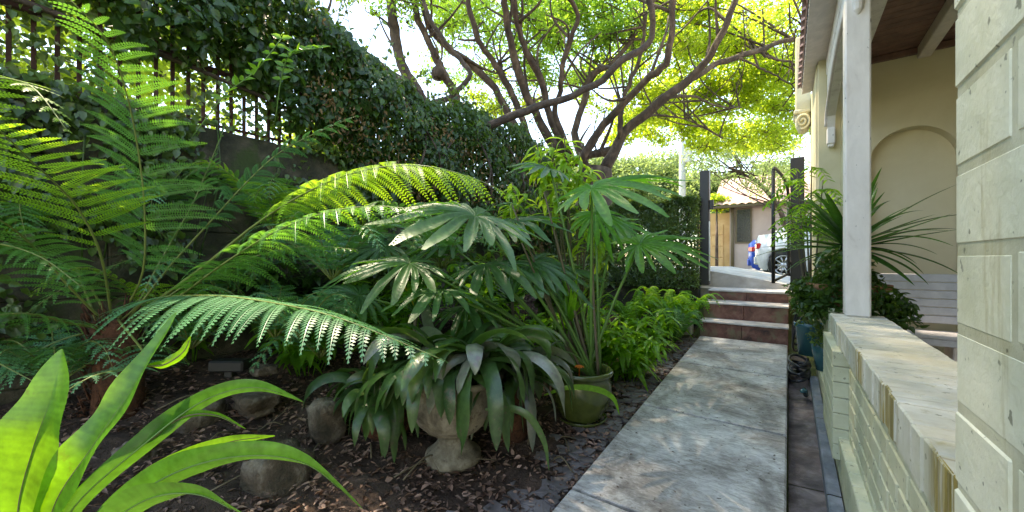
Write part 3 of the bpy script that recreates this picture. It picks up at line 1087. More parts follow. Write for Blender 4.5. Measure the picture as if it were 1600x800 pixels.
def car(label, paint, loc, rz, length=4.4, h=1.42, wd=1.76, lift=0.0):
    t = thing("parked_car", label, "car", loc, "cars parked in the street")
    o = np.array(loc, float)
    cr, sr = math.cos(rz), math.sin(rz)
    def place(mb):
        for i, v in enumerate(mb.v):
            q = v.copy()
            q[:, 0] = v[:, 0] * cr - v[:, 1] * sr + o[0]
            q[:, 1] = v[:, 0] * sr + v[:, 1] * cr + o[1]
            q[:, 2] = v[:, 2] + o[2]
            mb.v[i] = q
        return mb
    L2 = length / 2
    def wheels_cut(x, z):
        for wxx in (-L2 + 0.66, L2 - 0.86):
            d = math.hypot(x - wxx, 0)
            if d < 0.37:
                return max(z, 0.31 + math.sqrt(0.37 ** 2 - d * d))
        return z
    xs_ = np.unique(np.concatenate([np.linspace(-L2, L2, 40), *(np.linspace(c - 0.37, c + 0.37, 9) for c in (-L2 + 0.66, L2 - 0.86))]))
    belt = lambda x: np.interp(x, [-L2, -L2 + 0.1, -L2 + 0.7, 0, L2 - 1.2, L2 - 0.25, L2], [0.88, 0.98, 1.02, 0.95, 0.88, 0.72, 0.52]) + lift
    bot = lambda x: np.interp(x, [-L2, -L2 + 0.15, L2 - 0.15, L2], [0.42, 0.2, 0.2, 0.36])
    wid = lambda x: np.interp(x, [-L2, -L2 + 0.12, -L2 + 0.6, L2 - 0.7, L2 - 0.12, L2], [wd * 0.36, wd * 0.45, wd / 2, wd / 2, wd * 0.43, wd * 0.33])
    V = []
    for x in xs_:
        w_, b_, t_ = wid(x), wheels_cut(x, bot(x)), belt(x)
        m_ = max(b_ + 0.01, 0.62 * t_ + 0.05)
        V += [(x, -w_ * 0.9, b_), (x, -w_, (b_ + m_) / 2), (x, -w_, m_), (x, -w_ * 0.93, t_), (x, -w_ * 0.6, t_ + 0.03), (x, w_ * 0.6, t_ + 0.03), (x, w_ * 0.93, t_), (x, w_, m_), (x, w_, (b_ + m_) / 2), (x, w_ * 0.9, b_)]
    n = len(xs_)
    b = MB()
    Q = [(i * 10 + j, i * 10 + j + 1, (i + 1) * 10 + j + 1, (i + 1) * 10 + j) for i in range(n - 1) for j in range(9)]
    e = (n - 1) * 10
    Q += [(0, 9, 8, 1), (1, 8, 7, 2), (2, 7, 6, 3), (3, 6, 5, 4), (e, e + 1, e + 8, e + 9), (e + 1, e + 2, e + 7, e + 8), (e + 2, e + 3, e + 6, e + 7), (e + 3, e + 4, e + 5, e + 6)]
    b.add(V, Q)
    # roof shell on pillars
    rx = [-L2 + 0.45, -L2 + 1.05, -0.1, 0.75, L2 - 1.05]
    rzv = [1.0, h - 0.05, h, h - 0.06, 0.92]
    rw = [wd * 0.44, wd * 0.36, wd * 0.36, wd * 0.37, wd * 0.45]
    for i in (1, 2):
        pass
    V = []
    for i in (1, 2, 3):
        V += [(rx[i], -rw[i], rzv[i] - 0.04), (rx[i], -rw[i] * 0.8, rzv[i] + 0.01), (rx[i], rw[i] * 0.8, rzv[i] + 0.01), (rx[i], rw[i], rzv[i] - 0.04)]
    b.add(V, [(i * 4 + j, i * 4 + j + 1, (i + 1) * 4 + j + 1, (i + 1) * 4 + j) for i in range(2) for j in range(3)])
    for sy in (-1, 1):
        for a_, b_ in ((0, 1), (4, 3)):
            b.tube([(rx[a_], sy * rw[a_], rzv[a_]), (rx[b_], sy * rw[b_], rzv[b_] - 0.04)], 0.045, 6)
        b.tube([(0.15, sy * wd * 0.455, 0.95), (0.1, sy * wd * 0.365, h - 0.05)], 0.035, 6)
    place(b).obj("body", paint, t)
    gl = MB()
    for sy in (-1, 1):
        V = [(rx[0] + 0.08, sy * wd * 0.45, 0.99), (rx[4] - 0.05, sy * wd * 0.455, 0.91), (rx[3], sy * rw[3] * 1.0, rzv[3] - 0.05), (rx[2], sy * rw[2], rzv[2] - 0.05), (rx[1], sy * rw[1], rzv[1] - 0.05)]
        gl.add(V, [(0, 1, 2, 3)], [(0, 3, 4)])
    for a_, b_ in ((0, 1), (4, 3)):
        gl.add([(rx[a_], -rw[a_], rzv[a_]), (rx[a_], rw[a_], rzv[a_]), (rx[b_], rw[b_] * 0.97, rzv[b_] - 0.03), (rx[b_], -rw[b_] * 0.97, rzv[b_] - 0.03)], [(0, 1, 2, 3)])
    place(gl).obj("window_glass", M['glass'], t, smooth=False)
    for wxx in (-L2 + 0.66, L2 - 0.86):
        for sy in (-1, 1):
            wl = MB()
            yc = sy * (wd / 2 - 0.11)
            prof = [(0.20, -0.1), (0.30, -0.1), (0.32, -0.07), (0.32, 0.07), (0.30, 0.1), (0.20, 0.1), (0.20, -0.1)]
            ang = np.linspace(0, 2 * math.pi, 24, endpoint=False)
            V = np.concatenate([np.stack([wxx + r_ * np.cos(ang), np.full(24, yc + d_), 0.32 + r_ * np.sin(ang)], 1) for r_, d_ in prof])
            wl.add(V, [(i * 24 + j, i * 24 + (j + 1) % 24, (i + 1) * 24 + (j + 1) % 24, (i + 1) * 24 + j) for i in range(len(prof) - 1) for j in range(24)])
            wo = place(wl).obj("wheel", M['rubber'], t)
            rm = MB()
            yf = yc + sy * 0.085
            for k in range(10):
                a = k * math.pi / 5
                p1 = np.array([wxx + 0.04 * math.cos(a), yf, 0.32 + 0.04 * math.sin(a)])
                p2 = np.array([wxx + 0.20 * math.cos(a), yf - sy * 0.01, 0.32 + 0.20 * math.sin(a)])
                rm.tube([p1, p2], 0.016, 5)
            th_ = np.linspace(0, 2 * math.pi, 25)
            rm.tube(np.stack([wxx + 0.20 * np.cos(th_), np.full(25, yf), 0.32 + 0.20 * np.sin(th_)], 1), 0.02, 6)
            rm.box((wxx, yf, 0.32), (0.1, 0.03, 0.1), 0.02)
            place(rm).obj("rim", M['alloy'], wo)
    for sy in (-1, 1):
        tl = MB()
        tl.box((-L2 + 0.10, sy * wd * 0.40, 0.74 + lift), (0.11, 0.22, 0.13), 0.02, rz=-sy * 0.55)
        place(tl).obj("tail_light", M['redlamp'], t, smooth=False)
        tl = MB()
        tl.box((L2 - 0.16, sy * wd * 0.37, 0.66), (0.2, 0.3, 0.13), 0.04, rz=sy * 0.35)
        place(tl).obj("headlight", M['alloy'], t)
    bp = MB()
    bp.box((-L2 + 0.03, 0, 0.42), (0.12, wd * 0.74, 0.2), 0.03)
    place(bp).obj("bumper", paint, t, smooth=False)
    pp = MB()
    pp.box((-L2 - 0.035, 0, 0.5), (0.012, 0.4, 0.11), 0.003)
    place(pp).obj("number_plate", M['glass'], t, smooth=False)
    return t


car("white car seen from its rear corner through the open gate", M['carwhite'], (1.66, 10.3, 0.74), math.radians(-20), h=1.40)
car("blue car with red tail light, mostly hidden behind the white car", M['carblue'], (1.26, 13.6, 0.675), math.radians(0), h=1.50, lift=0.05)

up = thing("utility_pole", "pale grey utility pole rising above the clipped hedge", "pole", at(1066, 400, 15))
p0 = at(1066, 400, 15); 
r = MB()
r.tube([p0 + (0, 0, -0.6), p0 + (0, 0, 3), p0 + (0, 0, 7.5)], [0.13, 0.12, 0.10], 12)
r.obj("shaft", M['pole'], up)
r = MB()
r.box(p0 + np.array([0.2, 0.0, 4.0]), (0.3, 0.2, 0.75), 0.02)
r.obj("meter_box", M['pole'], up, smooth=False)
r = MB()
r.box(p0 + np.array([0, 0, 6.9]), (1.9, 0.1, 0.12), 0.01)
r.obj("crossarm", M['cane'], up, smooth=False)

# ------------------------------------------------------------------ plants: builders
def frond_geo(ctrl, Lmax, blade, stalk, start=0.14, droop=0.35, side_hint=None, fwd=0.35, spacing=0.0, pin_sp=0.0125, pw=0.0, n=70,
              rr=0.007, tint=0.5, lift=0.15):
    C = spline(ctrl, 90)
    seg = np.linalg.norm(np.diff(C, axis=0), axis=1)
    cum = np.concatenate([[0], np.cumsum(seg)])
    tot = cum[-1]
    spacing = spacing or max(tot * (1 - start) / 28, 0.05)
    pw = pw or min(0.042, 0.45 * spacing)
    stalk.tube(C[::4], np.linspace(rr, rr * 0.2, len(C[::4])), 6, tint=0.5)
    m = int(tot * (1 - start) / spacing)
    T = np.gradient(C, axis=0)
    T /= np.linalg.norm(T, axis=1)[:, None]
    for k in range(m + 1):
        s = start + (1 - start) * (k + 0.5) / (m + 1)
        i = min(int(np.searchsorted(cum, s * tot)), len(C) - 1)
        p, t = C[i], T[i]
        x = (s - start) / (1 - start)
        prof = (min(1, 0.45 + x * 2.6)) * (1 - x ** 2.2) ** 0.85 + 0.03
        L = Lmax * prof * RNG.uniform(0.82, 1.08)
        up = np.array([0, 0, 1.0]) if side_hint is None else None
        sd = norm(np.cross(t, up)) if side_hint is None else norm(side_hint - t * np.dot(side_hint, t))
        nn = np.cross(sd, t)
        if nn[2] < 0:
            nn = -nn
        for sg in (-1, 1):
            if RNG.random() < 0.035:
                continue
            d0 = norm(sd * sg + t * (fwd + 0.5 * x) + nn * lift + rvec() * 0.09)
            ns = max(5, int(L / 0.02))
            npn = max(4, int(L / pin_sp))
            ss = (np.arange(npn) + 0.5) / npn
            dr = droop * RNG.uniform(0.75, 1.25)
            base = p + d0 * (ss * L)[:, None] + np.array([0, 0, -1.0]) * (dr * L * ss ** 2)[:, None] + t * (0.10 * L * ss ** 2)[:, None]
            tg = d0 * L + np.array([0, 0, -1.0]) * (2 * dr * L * ss)[:, None] + t * (0.2 * L * ss)[:, None]
            tg /= np.linalg.norm(tg, axis=1)[:, None]
            ac = t - tg * (tg @ t)[:, None]
            ac /= np.linalg.norm(ac, axis=1)[:, None] + 1e-9
            nm = np.cross(tg, ac)
            wl = pw * (0.25 + 0.75 * prof) * np.clip(1.08 - ss ** 2.2, 0.08, 1) * np.clip(0.5 + ss * 6, 0, 1)
            hw = np.full(npn, L / npn * 0.46)
            tn = np.clip(tint + RNG.normal(0, 0.08) + RNG.normal(0, 0.06, npn), 0, 1)
            for s2 in (-1, 1):
                dv = ac * s2 * 0.93 + tg * 0.36 - nm * 0.10 * (1 if nm[0][2] > 0 else -1)
                a = base
                b1 = base + dv * (wl * 0.45)[:, None] + tg * hw[:, None]
                c1 = base + dv * wl[:, None] + tg * (hw * 0.4)[:, None]
                b2 = base + dv * (wl * 0.45)[:, None] - tg * hw[:, None]
                V = np.stack([a, b1, c1, b2], 1).reshape(-1, 3)
                q = np.arange(npn)[:, None] * 4 + np.arange(4)
                blade.add(V, q, None, np.repeat(tn, 4))
            # pinna rib
            P = base[:: max(1, npn // 6)]
            if len(P) > 2:
                blade.ribbon(P, np.linspace(0.0022, 0.0008, len(P)), ac[0], 0, tint=min(1, tint + 0.3))


def fern_thing(name, label, cat, root, fronds, mats, group=None, Lmax=0.36, trunk=None, **kw):
    t = thing(name, label, cat, root, group)
    if trunk:
        tb = MB()
        z0_, z1_, r0, r1 = trunk
        pts = [(root[0], root[1], z0_), (root[0] + 0.02, root[1] + 0.02, (z0_ + z1_) / 2), (root[0], root[1], z1_)]
        tb.tube(spline(pts, 10), np.linspace(r0, r1, 10), 14)
        for k in range(260):
            a, z = RNG.uniform(0, 6.28), RNG.uniform(z0_, z1_ + 0.05)
            rr_ = np.interp(z, [z0_, z1_], [r0, r1])
            p = np.array([root[0] + rr_ * math.cos(a), root[1] + rr_ * math.sin(a), z])
            q = p + np.array([math.cos(a) * 0.03, math.sin(a) * 0.03, RNG.uniform(-0.05, 0.12)])
            tb.tube([p, q], [0.006, 0.002], 4)
        tb.obj("trunk", M['fibre'], t)
    for i, f in enumerate(fronds):
        opt = dict(kw)
        mt = mats[i % len(mats)]
        if isinstance(f, tuple):
            f, o2 = f
            o2 = dict(o2)
            mt = o2.pop('mat', mt)
            opt.update(o2)
        bl, stk = MB(), MB()
        L = opt.pop('L', Lmax)
        frond_geo(f, L, bl, stk, tint=RNG.uniform(0.25, 0.75), **opt)
        b = bl.obj("frond", mt, t, smooth=True)
        stk.obj("midrib", M['rachis'], b)
    return t


def arch(root, az, length, rise, el=1.0, k=7, wob=0.05):
    """an arching frond axis leaving root towards azimuth az"""
    d = np.array([math.cos(az), math.sin(az), 0])
    out = []
    for s in np.linspace(0, 1, k):
        out.append(np.asarray(root) + d * length * (s ** (1 / el)) * 0.95 + np.array([0, 0, rise * math.sin(min(s * 2.1, 3.0)) * 1.0 - 0.25 * length * s ** 3]) + rvec() * wob * s * length * 0.3)
    return out


def strap_leaf(mb, root, az, length, elev, droop, W, fold=0.2, tint=0.5, wave=0.0, n=16, twist=0.0, pw=(0.45, 1.0), tip=2.6, bend=0.0):
    """arching strap leaf: starts at elevation elev (rad), gravity bends it"""
    p = np.array(root, float)
    pts = [p.copy()]
    e = elev
    a = az
    for i in range(n - 1):
        s = (i + 1) / (n - 1)
        e -= droop / (n - 1) * (0.5 + 1.2 * s)
        a += bend / (n - 1)
        e = max(e, -1.5)
        p = p + length / (n - 1) * np.array([math.cos(e) * math.cos(a), math.cos(e) * math.sin(a), math.sin(e)])
        pts.append(p.copy())
    s = np.linspace(0, 1, n)
    Wd = W * np.minimum(1, pw[0] + (pw[1] - pw[0]) * s * 3) * np.clip(1 - s ** tip, 0.0, 1) ** 0.8 + 0.0008
    sd = np.array([-math.sin(az), math.cos(az), 0])
    if twist:
        tw = np.linspace(0, twist, n)[:, None]
        up_ = np.array([0, 0, 1.0])
        sd = sd * np.cos(tw) + up_ * np.sin(tw)
    mb.ribbon(pts, Wd, sd, fold, tint, wave, wn=RNG.uniform(2, 4))
    return np.array(pts)


def philo_leaf(mb, P, D, N, L, tint=0.5, droop=0.18, nl=9, width=0.62):
    """split-leaf philodendron blade: one sheet cut by deep slits into rounded fingers"""
    D = norm(D)
    N = norm(N - D * np.dot(N, D))
    A = np.cross(D, N)
    P = np.asarray(P, float)
    nlob = 2 * nl + 1
    th, c_, lob = [], [], []
    edges = np.linspace(-172, 172, nlob + 1) + np.concatenate([[0], RNG.normal(0, 2.5, nlob - 1), [0]])
    per = 9
    for q in range(nlob):
        for k in range(per + (q == nlob - 1)):
            x = k / per
            th.append(edges[q] + (edges[q + 1] - edges[q]) * x)
            c_.append(math.sin(math.pi * x)); lob.append(q)
    th = np.radians(np.array(th)); c_ = np.clip(np.array(c_), 0, 1); lob = np.array(lob)
    env = np.interp(np.abs(np.degrees(th)), [0, 25, 60, 100, 140, 165, 172], [1.02, 0.92, 0.80, 0.72, 0.62, 0.46, 0.30])
    slit = RNG.uniform(0.26, 0.44, nlob)[lob]
    ll = RNG.uniform(0.86, 1.10, nlob)[lob]
    prof = np.where(c_ < 0.3, c_ / 0.3 * 0.42, 0.42 + 0.58 * ((c_ - 0.3) / 0.7) ** 0.95)
    prof = prof * (1 - 0.10 * RNG.random(len(c_)) * (c_ > 0.3) * (c_ < 0.97))
    r = L * 0.86 * env * (slit + (ll - slit) * prof)
    lobd = RNG.normal(0, 0.10, nlob)[lob]
    lobp = RNG.uniform(0, 6.28, nlob)[lob]
    S_ = np.linspace(0, 1, 13)
    nt_, ns_ = len(th), len(S_)
    V = []
    # fingers curve towards the tip of the leaf
    for s in S_:
        rr = r * s
        x = rr / L
        t2 = th * (1 - 0.16 * x)
        pos = P + (np.cos(t2) * rr)[:, None] * D + (np.sin(t2) * rr)[:, None] * A
        h = 0.05 * L * (1 - c_) * np.clip(x * 3, 0, 1) + 0.018 * L * np.sin(x * 13 + lobp) * x + 0.04 * L * s * (1 - s)
        dr = (droop * 1.5 + lobd) * L * x ** 2
        V.append(pos + N * h[:, None] + np.array([0, 0, -1.0]) * dr[:, None])
    V = np.concatenate(V)
    i_ = np.arange(nt_ - 1)
    Q = np.concatenate([np.stack([j * nt_ + i_, j * nt_ + i_ + 1, (j + 1) * nt_ + i_ + 1, (j + 1) * nt_ + i_], 1) for j in range(ns_ - 1)])
    tn = np.clip(tint + 0.22 * np.tile(np.where(c_ > 0.93, 1.0, -0.15), ns_) + np.repeat(RNG.normal(0, 0.03, ns_), nt_), 0, 1)
    mb.add(V, Q, None, tn)


def petiole(mb, a, b, r=0.008, sag=0.1):
    a, b = np.asarray(a, float), np.asarray(b, float)
    m = (a + b) / 2 + np.array([0, 0, sag * np.linalg.norm(b - a)])
    mb.tube(spline([a, m, b], 14), np.linspace(r * 1.5, r * 0.8, 14), 7)


def leafy_stems(t, root, nst, h, spread, lsize, mat, nleaf=9, stem_mat='stem', lw=0.32, droop=0.4):
    """upright leafy stems; stems are one part each (few), blades one part per plant"""
    fol = MB()
    for k in range(nst):
        a = RNG.uniform(0, 6.28)
        R_ = spread * math.sqrt(RNG.random())
        b = np.array(root) + np.array([math.cos(a) * R_ * 0.3, math.sin(a) * R_ * 0.3, 0])
        tp = np.array(root) + np.array([math.cos(a) * R_, math.sin(a) * R_, h * RNG.uniform(0.6, 1.05)])
        pts = spline([b, (b + tp) / 2 + np.array([0, 0, 0.06 * h]), tp], 12)
        sm = MB()
        sm.tube(pts, np.linspace(0.005, 0.002, 12), 5)
        if k < 3:
            sm.obj("stem", M[stem_mat], t)
        else:
            fol.tube(pts, np.linspace(0.004, 0.0015, 12), 4, tint=0.3)
        idx = RNG.integers(3, 12, nleaf)
        P = pts[idx]
        D = np.array([norm(np.array([math.cos(q), math.sin(q), RNG.uniform(-0.5, 0.5)])) for q in RNG.uniform(0, 6.28, nleaf)])
        for i in range(nleaf):
            L = lsize * RNG.uniform(0.6, 1.15)
            s = np.linspace(0, 1, 7)
            pp = P[i] + D[i] * (s * L)[:, None] + np.array([0, 0, -1.0]) * (droop * L * s ** 2)[:, None]
            W = L * lw * 0.5 * np.array([0.12, 0.7, 1.0, 0.95, 0.72, 0.4, 0.02])
            fol.ribbon(pp, W, np.cross(D[i], [0, 0, 1.0]), 0.25, RNG.uniform(0.1, 0.95), wave=0.1, wn=1.5)
    fol.obj("foliage", M[mat], t)


def blob_leaves(mb, c, rad, n, L, flat=1.0, tlo=0.1, thi=0.95, up=0.4, wr=0.62):
    """n leaves scattered towards the outside of an ellipsoid clump"""
    d = RNG.normal(size=(n, 3))
    d /= np.linalg.norm(d, axis=1)[:, None]
    r = RNG.random(n) ** 0.45
    P = np.asarray(c) + d * r[:, None] * np.asarray(rad)
    N = d * 0.6 + RNG.normal(0, 0.6, (n, 3)) + np.array([0, 0, up])
    D = RNG.normal(size=(n, 3)) + d * 0.4 + np.array([0, 0, -0.25])
    Ls = L * RNG.uniform(0.6, 1.25, n)
    mb.leaves(P, D, N, Ls, Ls * wr, RNG.uniform(tlo, thi, n))


# ------------------------------------------------------------------ tree ferns on the left
crown = at(178, 505, 2.25)
def AP(*uvd):
    return [at(*x) for x in uvd]
C0 = tuple(crown)
F = []
F.append((AP((185, 500, 2.25), (222, 430, 2.2), (226, 330, 2.1), (215, 230, 2.0), (196, 140, 1.85), (165, 60, 1.65), (100, -10, 1.45)),
          dict(L=0.42, mat=M['fern'], side_hint=np.array([CS, SN, 0.0]), lift=0.25, start=0.18, pw=0.033, spacing=0.062)))
F.append((AP((175, 500, 2.25), (158, 400, 2.1), (125, 330, 1.95), (85, 285, 1.8), (45, 248, 1.62), (0, 205, 1.45), (-60, 170, 1.3)),
          dict(L=0.40, mat=M['fern_pale'], start=0.3, droop=0.15, pw=0.028, spacing=0.062)))
F.append((AP((200, 500, 2.25), (262, 420, 2.3), (330, 345, 2.35), (390, 280, 2.4), (440, 236, 2.45), (500, 205, 2.5), (560, 180, 2.55)),
          dict(L=0.26, mat=M['fern_blue'], start=0.35, droop=0.4, spacing=0.075)))
F.append((AP((200, 505, 2.2), (270, 470, 2.1), (345, 415, 2.0), (430, 362, 1.95), (510, 332, 1.9), (590, 322, 1.85), (665, 330, 1.8)),
          dict(L=0.32, mat=M['fern'], start=0.22, droop=0.65, pw=0.045, spacing=0.075)))
F.append((AP((200, 500, 2.3), (300, 430, 2.3), (400, 350, 2.3), (480, 300, 2.25), (560, 268, 2.2), (650, 258, 2.15), (730, 275, 2.1), (800, 305, 2.05)),
          dict(L=0.38, mat=M['fern_pale'], start=0.40, droop=0.75, pw=0.055, rr=0.009, spacing=0.075)))
F.append((AP((190, 500, 2.2), (235, 468, 1.95), (330, 462, 1.7), (430, 474, 1.5), (520, 494, 1.38), (610, 528, 1.28), (700, 566, 1.2)),
          dict(L=0.36, mat=M['fern_blue'], start=0.12, droop=0.42, pw=0.042, rr=0.005, lift=0.0, spacing=0.062, pin_sp=0.013)))
F.append((AP((165, 505, 2.2), (110, 450, 2.0), (62, 395, 1.85), (10, 350, 1.65), (-60, 320, 1.5)),
          dict(L=0.30, mat=M['fern'], start=0.15, droop=0.4)))
F.append((AP((165, 515, 2.2), (110, 505, 2.0), (40, 490, 1.8), (-40, 500, 1.65), (-120, 530, 1.5)),
          dict(L=0.30, mat=M['fern'], start=0.15, droop=0.5)))
F.append((AP((160, 515, 2.25), (100, 530, 2.1), (40, 560, 2.0), (-20, 610, 1.9)),
          dict(L=0.24, mat=M['fern_blue'], start=0.1, droop=0.5)))
F.append((AP((205, 495, 2.3), (255, 400, 2.5), (300, 320, 2.6), (330, 250, 2.7), (355, 190, 2.75)),
          dict(L=0.26, mat=M['fern'], start=0.2, droop=0.4)))
F.append((AP((205, 505, 2.3), (300, 440, 2.45), (400, 400, 2.5), (480, 385, 2.5), (560, 390, 2.45)),
          dict(L=0.30, mat=M['fern'], start=0.2, droop=0.6)))
F.append((AP((150, 500, 2.3), (110, 400, 2.4), (60, 320, 2.4), (10, 270, 2.3), (-60, 250, 2.2)),
          dict(L=0.34, mat=M['fern'], start=0.2, droop=0.4)))
F.append((AP((185, 500, 2.2), (230, 560, 1.9), (200, 575, 1.6), (140, 590, 1.4), (60, 640, 1.3)),
          dict(L=0.18, mat=M['fern_blue'], start=0.3, droop=0.3)))
F.append((AP((170, 500, 2.3), (130, 420, 2.5), (110, 330, 2.6), (70, 260, 2.7), (20, 220, 2.75)),
          dict(L=0.3, mat=M['fern_blue'], start=0.2, droop=0.4)))
fern_thing("tree_fern", "large tree fern with rusty fibrous crown spreading long fronds at the left", "tree fern", C0, F, [M['fern']], trunk=(0.1, C0[2] + 0.02, 0.12, 0.10), Lmax=0.34)

# second tree fern whose fronds reach in from the left edge, unseen crown
c2 = at(-150, 470, 1.9)
F = []
F.append((AP((-150, 470, 1.9), (-90, 400, 1.8), (-20, 380, 1.7), (60, 400, 1.65), (130, 450, 1.62)), dict(L=0.24, mat=M['fern'])))
F.append((AP((-150, 450, 1.9), (-110, 260, 1.8), (-40, 140, 1.65), (40, 130, 1.5), (110, 210, 1.45)), dict(L=0.001 + 0.2, mat=M['fern_pale'], droop=0.2)))
F.append((AP((-150, 480, 1.9), (-90, 540, 1.75), (-20, 560, 1.7), (60, 600, 1.7)), dict(L=0.22, mat=M['fern_blue'])))
fern_thing("tree_fern", "second tree fern reaching in from the left edge, its trunk just outside the view", "tree fern", tuple(c2), F, [M['fern']], trunk=(0.1, c2[2] + 0.02, 0.12, 0.10))

# understory ferns behind
def random_fern(label, u, v, d, nf, length, rise, mats, Lmax=0.2, hroot=None):
    p = at(u, v, d)
    fr = []
    a0 = RNG.uniform(0, 6)
    for k in range(nf):
        az = a0 + 6.283 * k / nf + RNG.normal(0, 0.2)
        fr.append((arch(p, az, length * RNG.uniform(0.75, 1.1), rise * RNG.uniform(0.7, 1.2)), dict(start=0.1, droop=0.35)))
    return fern_thing("fern", label, "fern", tuple(p), fr, mats, "understory ferns in the shaded bed", Lmax=Lmax, rr=0.005)

random_fern("dark shade fern at the foot of the wall behind the left tree fern", 60, 560, 2.6, 9, 0.75, 0.35, [M['fern_blue'], M['fern']], 0.17)
random_fern("shade fern against the stained wall right of the tree fern crown", 350, 470, 2.9, 10, 0.8, 0.45, [M['fern'], M['fern_blue']], 0.18)
random_fern("deep green fern in the middle of the bed below the yellow lit frond", 520, 440, 2.9, 11, 0.85, 0.5, [M['fern'], M['fern_blue']], 0.2)
random_fern("fern behind the split leaves in the middle of the bed", 690, 420, 3.1, 11, 0.9, 0.5, [M['fern'], M['fern_blue']], 0.2)
random_fern("bright shade fern between the two tree fern crowns at the far left", 20, 430, 2.3, 11, 0.85, 0.5, [M['fern'], M['fern_pale']], 0.2)
random_fern("fern climbing the stained wall behind the upright tree fern frond", 270, 400, 3.0, 12, 0.9, 0.6, [M['fern'], M['fern_blue']], 0.22)
random_fern("fern high against the wall under the low hanging ivy", 430, 370, 3.1, 12, 0.9, 0.5, [M['fern'], M['fern_pale']], 0.22)
random_fern("low fern beside the black lamp box", 300, 545, 2.6, 9, 0.55, 0.3, [M['fern_blue'], M['fern']], 0.13)
random_fern("low fern right of the brown stones and left of the strap leaves", 500, 560, 2.7, 10, 0.6, 0.35, [M['fern'], M['fern_blue']], 0.14)
random_fern("green fern low at the left edge in front of the tree fern trunk", 90, 600, 2.1, 11, 0.6, 0.3, [M['fern'], M['fern_blue']], 0.15)
random_fern("green fern at the foot of the stained wall, just right of the tree fern trunk", 250, 500, 2.7, 11, 0.7, 0.4, [M['fern'], M['fern_pale']], 0.17)
random_fern("green fern right of the lamp box under the low arching frond", 430, 530, 2.55, 10, 0.6, 0.35, [M['fern'], M['fern_blue']], 0.14)
random_fern("small blue-green fern behind the urn leaves", 470, 530, 2.4, 9, 0.5, 0.28, [M['fern_blue']], 0.12)

# ------------------------------------------------------------------ bird's nest fern, bottom left
nf = thing("nest_fern", "bright green bird's nest fern with broad glowing leaves in the bottom left corner", "fern", at(60, 900, 0.85))
def big_leaf(pts, W, mat, side=None, fold=0.28, wave=0.06, wn=3, tip=3.0, base=0.3, tint=0.5):
    P = spline(pts, 150)
    s = np.linspace(0, 1, 150)
    Wd = W * np.minimum(1, base + (1 - base) * (s / 0.45) ** 0.8) * np.clip(1 - s ** tip, 0, 1) ** 0.75 + 0.0006
    if side is None:
        side = np.array([CS, SN, 0.0])
    b = MB()
    tv = 0.45 + 0.28 * np.sin(np.arange(150) * 1.35) * RNG.uniform(0.5, 1, 150) + 0.25 * np.sin(s * 7 + RNG.uniform(0, 6))
    b.ribbon(P, Wd, side, fold, tv, wave, wn, edge=0.006)
    lf = b.obj("leaf", mat, nf)
    T = np.gradient(P, axis=0); T /= np.linalg.norm(T, axis=1)[:, None]
    Sd = side - T * (T @ side)[:, None]
    N = np.cross(Sd, T); N /= np.linalg.norm(N, axis=1)[:, None]
    m = MB()
    m.tube(P[:-10:4] - N[:-10:4] * 0.001, np.linspace(0.0026, 0.0008, 35), 6)
    m.obj("midrib", M['cane'] if mat is M['nest'] else M['stem'], lf)
rt = (40, 900, 0.9)
big_leaf(AP(rt, (28, 800, 0.9), (52, 700, 0.9), (80, 620, 0.92), (97, 545, 0.95)), 0.098, M['nest'], base=0.6, tip=2.2)
big_leaf(AP((70, 900, 0.88), (85, 790, 0.88), (150, 690, 0.9), (210, 600, 0.94), (276, 488, 1.0)), 0.048, M['nest'], tip=3.5, fold=0.45, wave=0.18, side=np.array([CS, SN, 0.5]))
big_leaf(AP((90, 900, 0.88), (110, 800, 0.88), (230, 690, 0.9), (320, 625, 0.95), (400, 605, 1.0), (474, 628, 1.02)), 0.028, M['nest_deep'], side=np.array([0.2, -0.3, 1.0]), tip=3, fold=0.4, wave=0.15)
big_leaf(AP((120, 900, 0.85), (170, 810, 0.84), (270, 740, 0.84), (380, 712, 0.86), (480, 725, 0.88), (566, 795, 0.88)), 0.040, M['nest_deep'], side=np.array([0.1, -0.5, 0.8]), tip=3, fold=0.35, wave=0.08)
big_leaf(AP((110, 900, 0.80), (160, 830, 0.78), (230, 780, 0.76), (310, 772, 0.76), (390, 810, 0.76)), 0.04, M['nest_deep'], side=np.array([0.1, -0.6, 0.7]), tip=2.5, fold=0.3, wave=0.08)
big_leaf(AP((130, 880, 0.95), (200, 770, 0.98), (290, 715, 1.0), (360, 690, 1.02), (430, 681, 1.04)), 0.026, M['nest'], side=np.array([0.1, -0.3, 0.9]), tip=2, fold=0.3)
big_leaf(AP((0, 900, 0.8), (-40, 780, 0.8), (-35, 680, 0.82), (-14, 600, 0.85)), 0.05, M['nest'], tip=2.4, base=0.5)
big_leaf(AP((20, 900, 0.98), (10, 790, 1.0), (-10, 720, 1.05), (-60, 640, 1.1)), 0.035, M['nest_deep'], tip=2.4)
big_leaf(AP((236, 686, 0.905), (285, 652, 0.93), (335, 648, 0.95), (384, 670, 0.97)), 0.010, M['nest'], side=np.array([0.1, -0.3, 0.9]), tip=2, fold=0.3)
big_leaf(AP((232, 572, 0.952), (258, 569, 0.96), (286, 550, 0.97), (298, 525, 0.98)), 0.014, M['nest'], side=np.array([0.1, -0.3, 0.9]), tip=2, fold=0.5, wave=0.3)

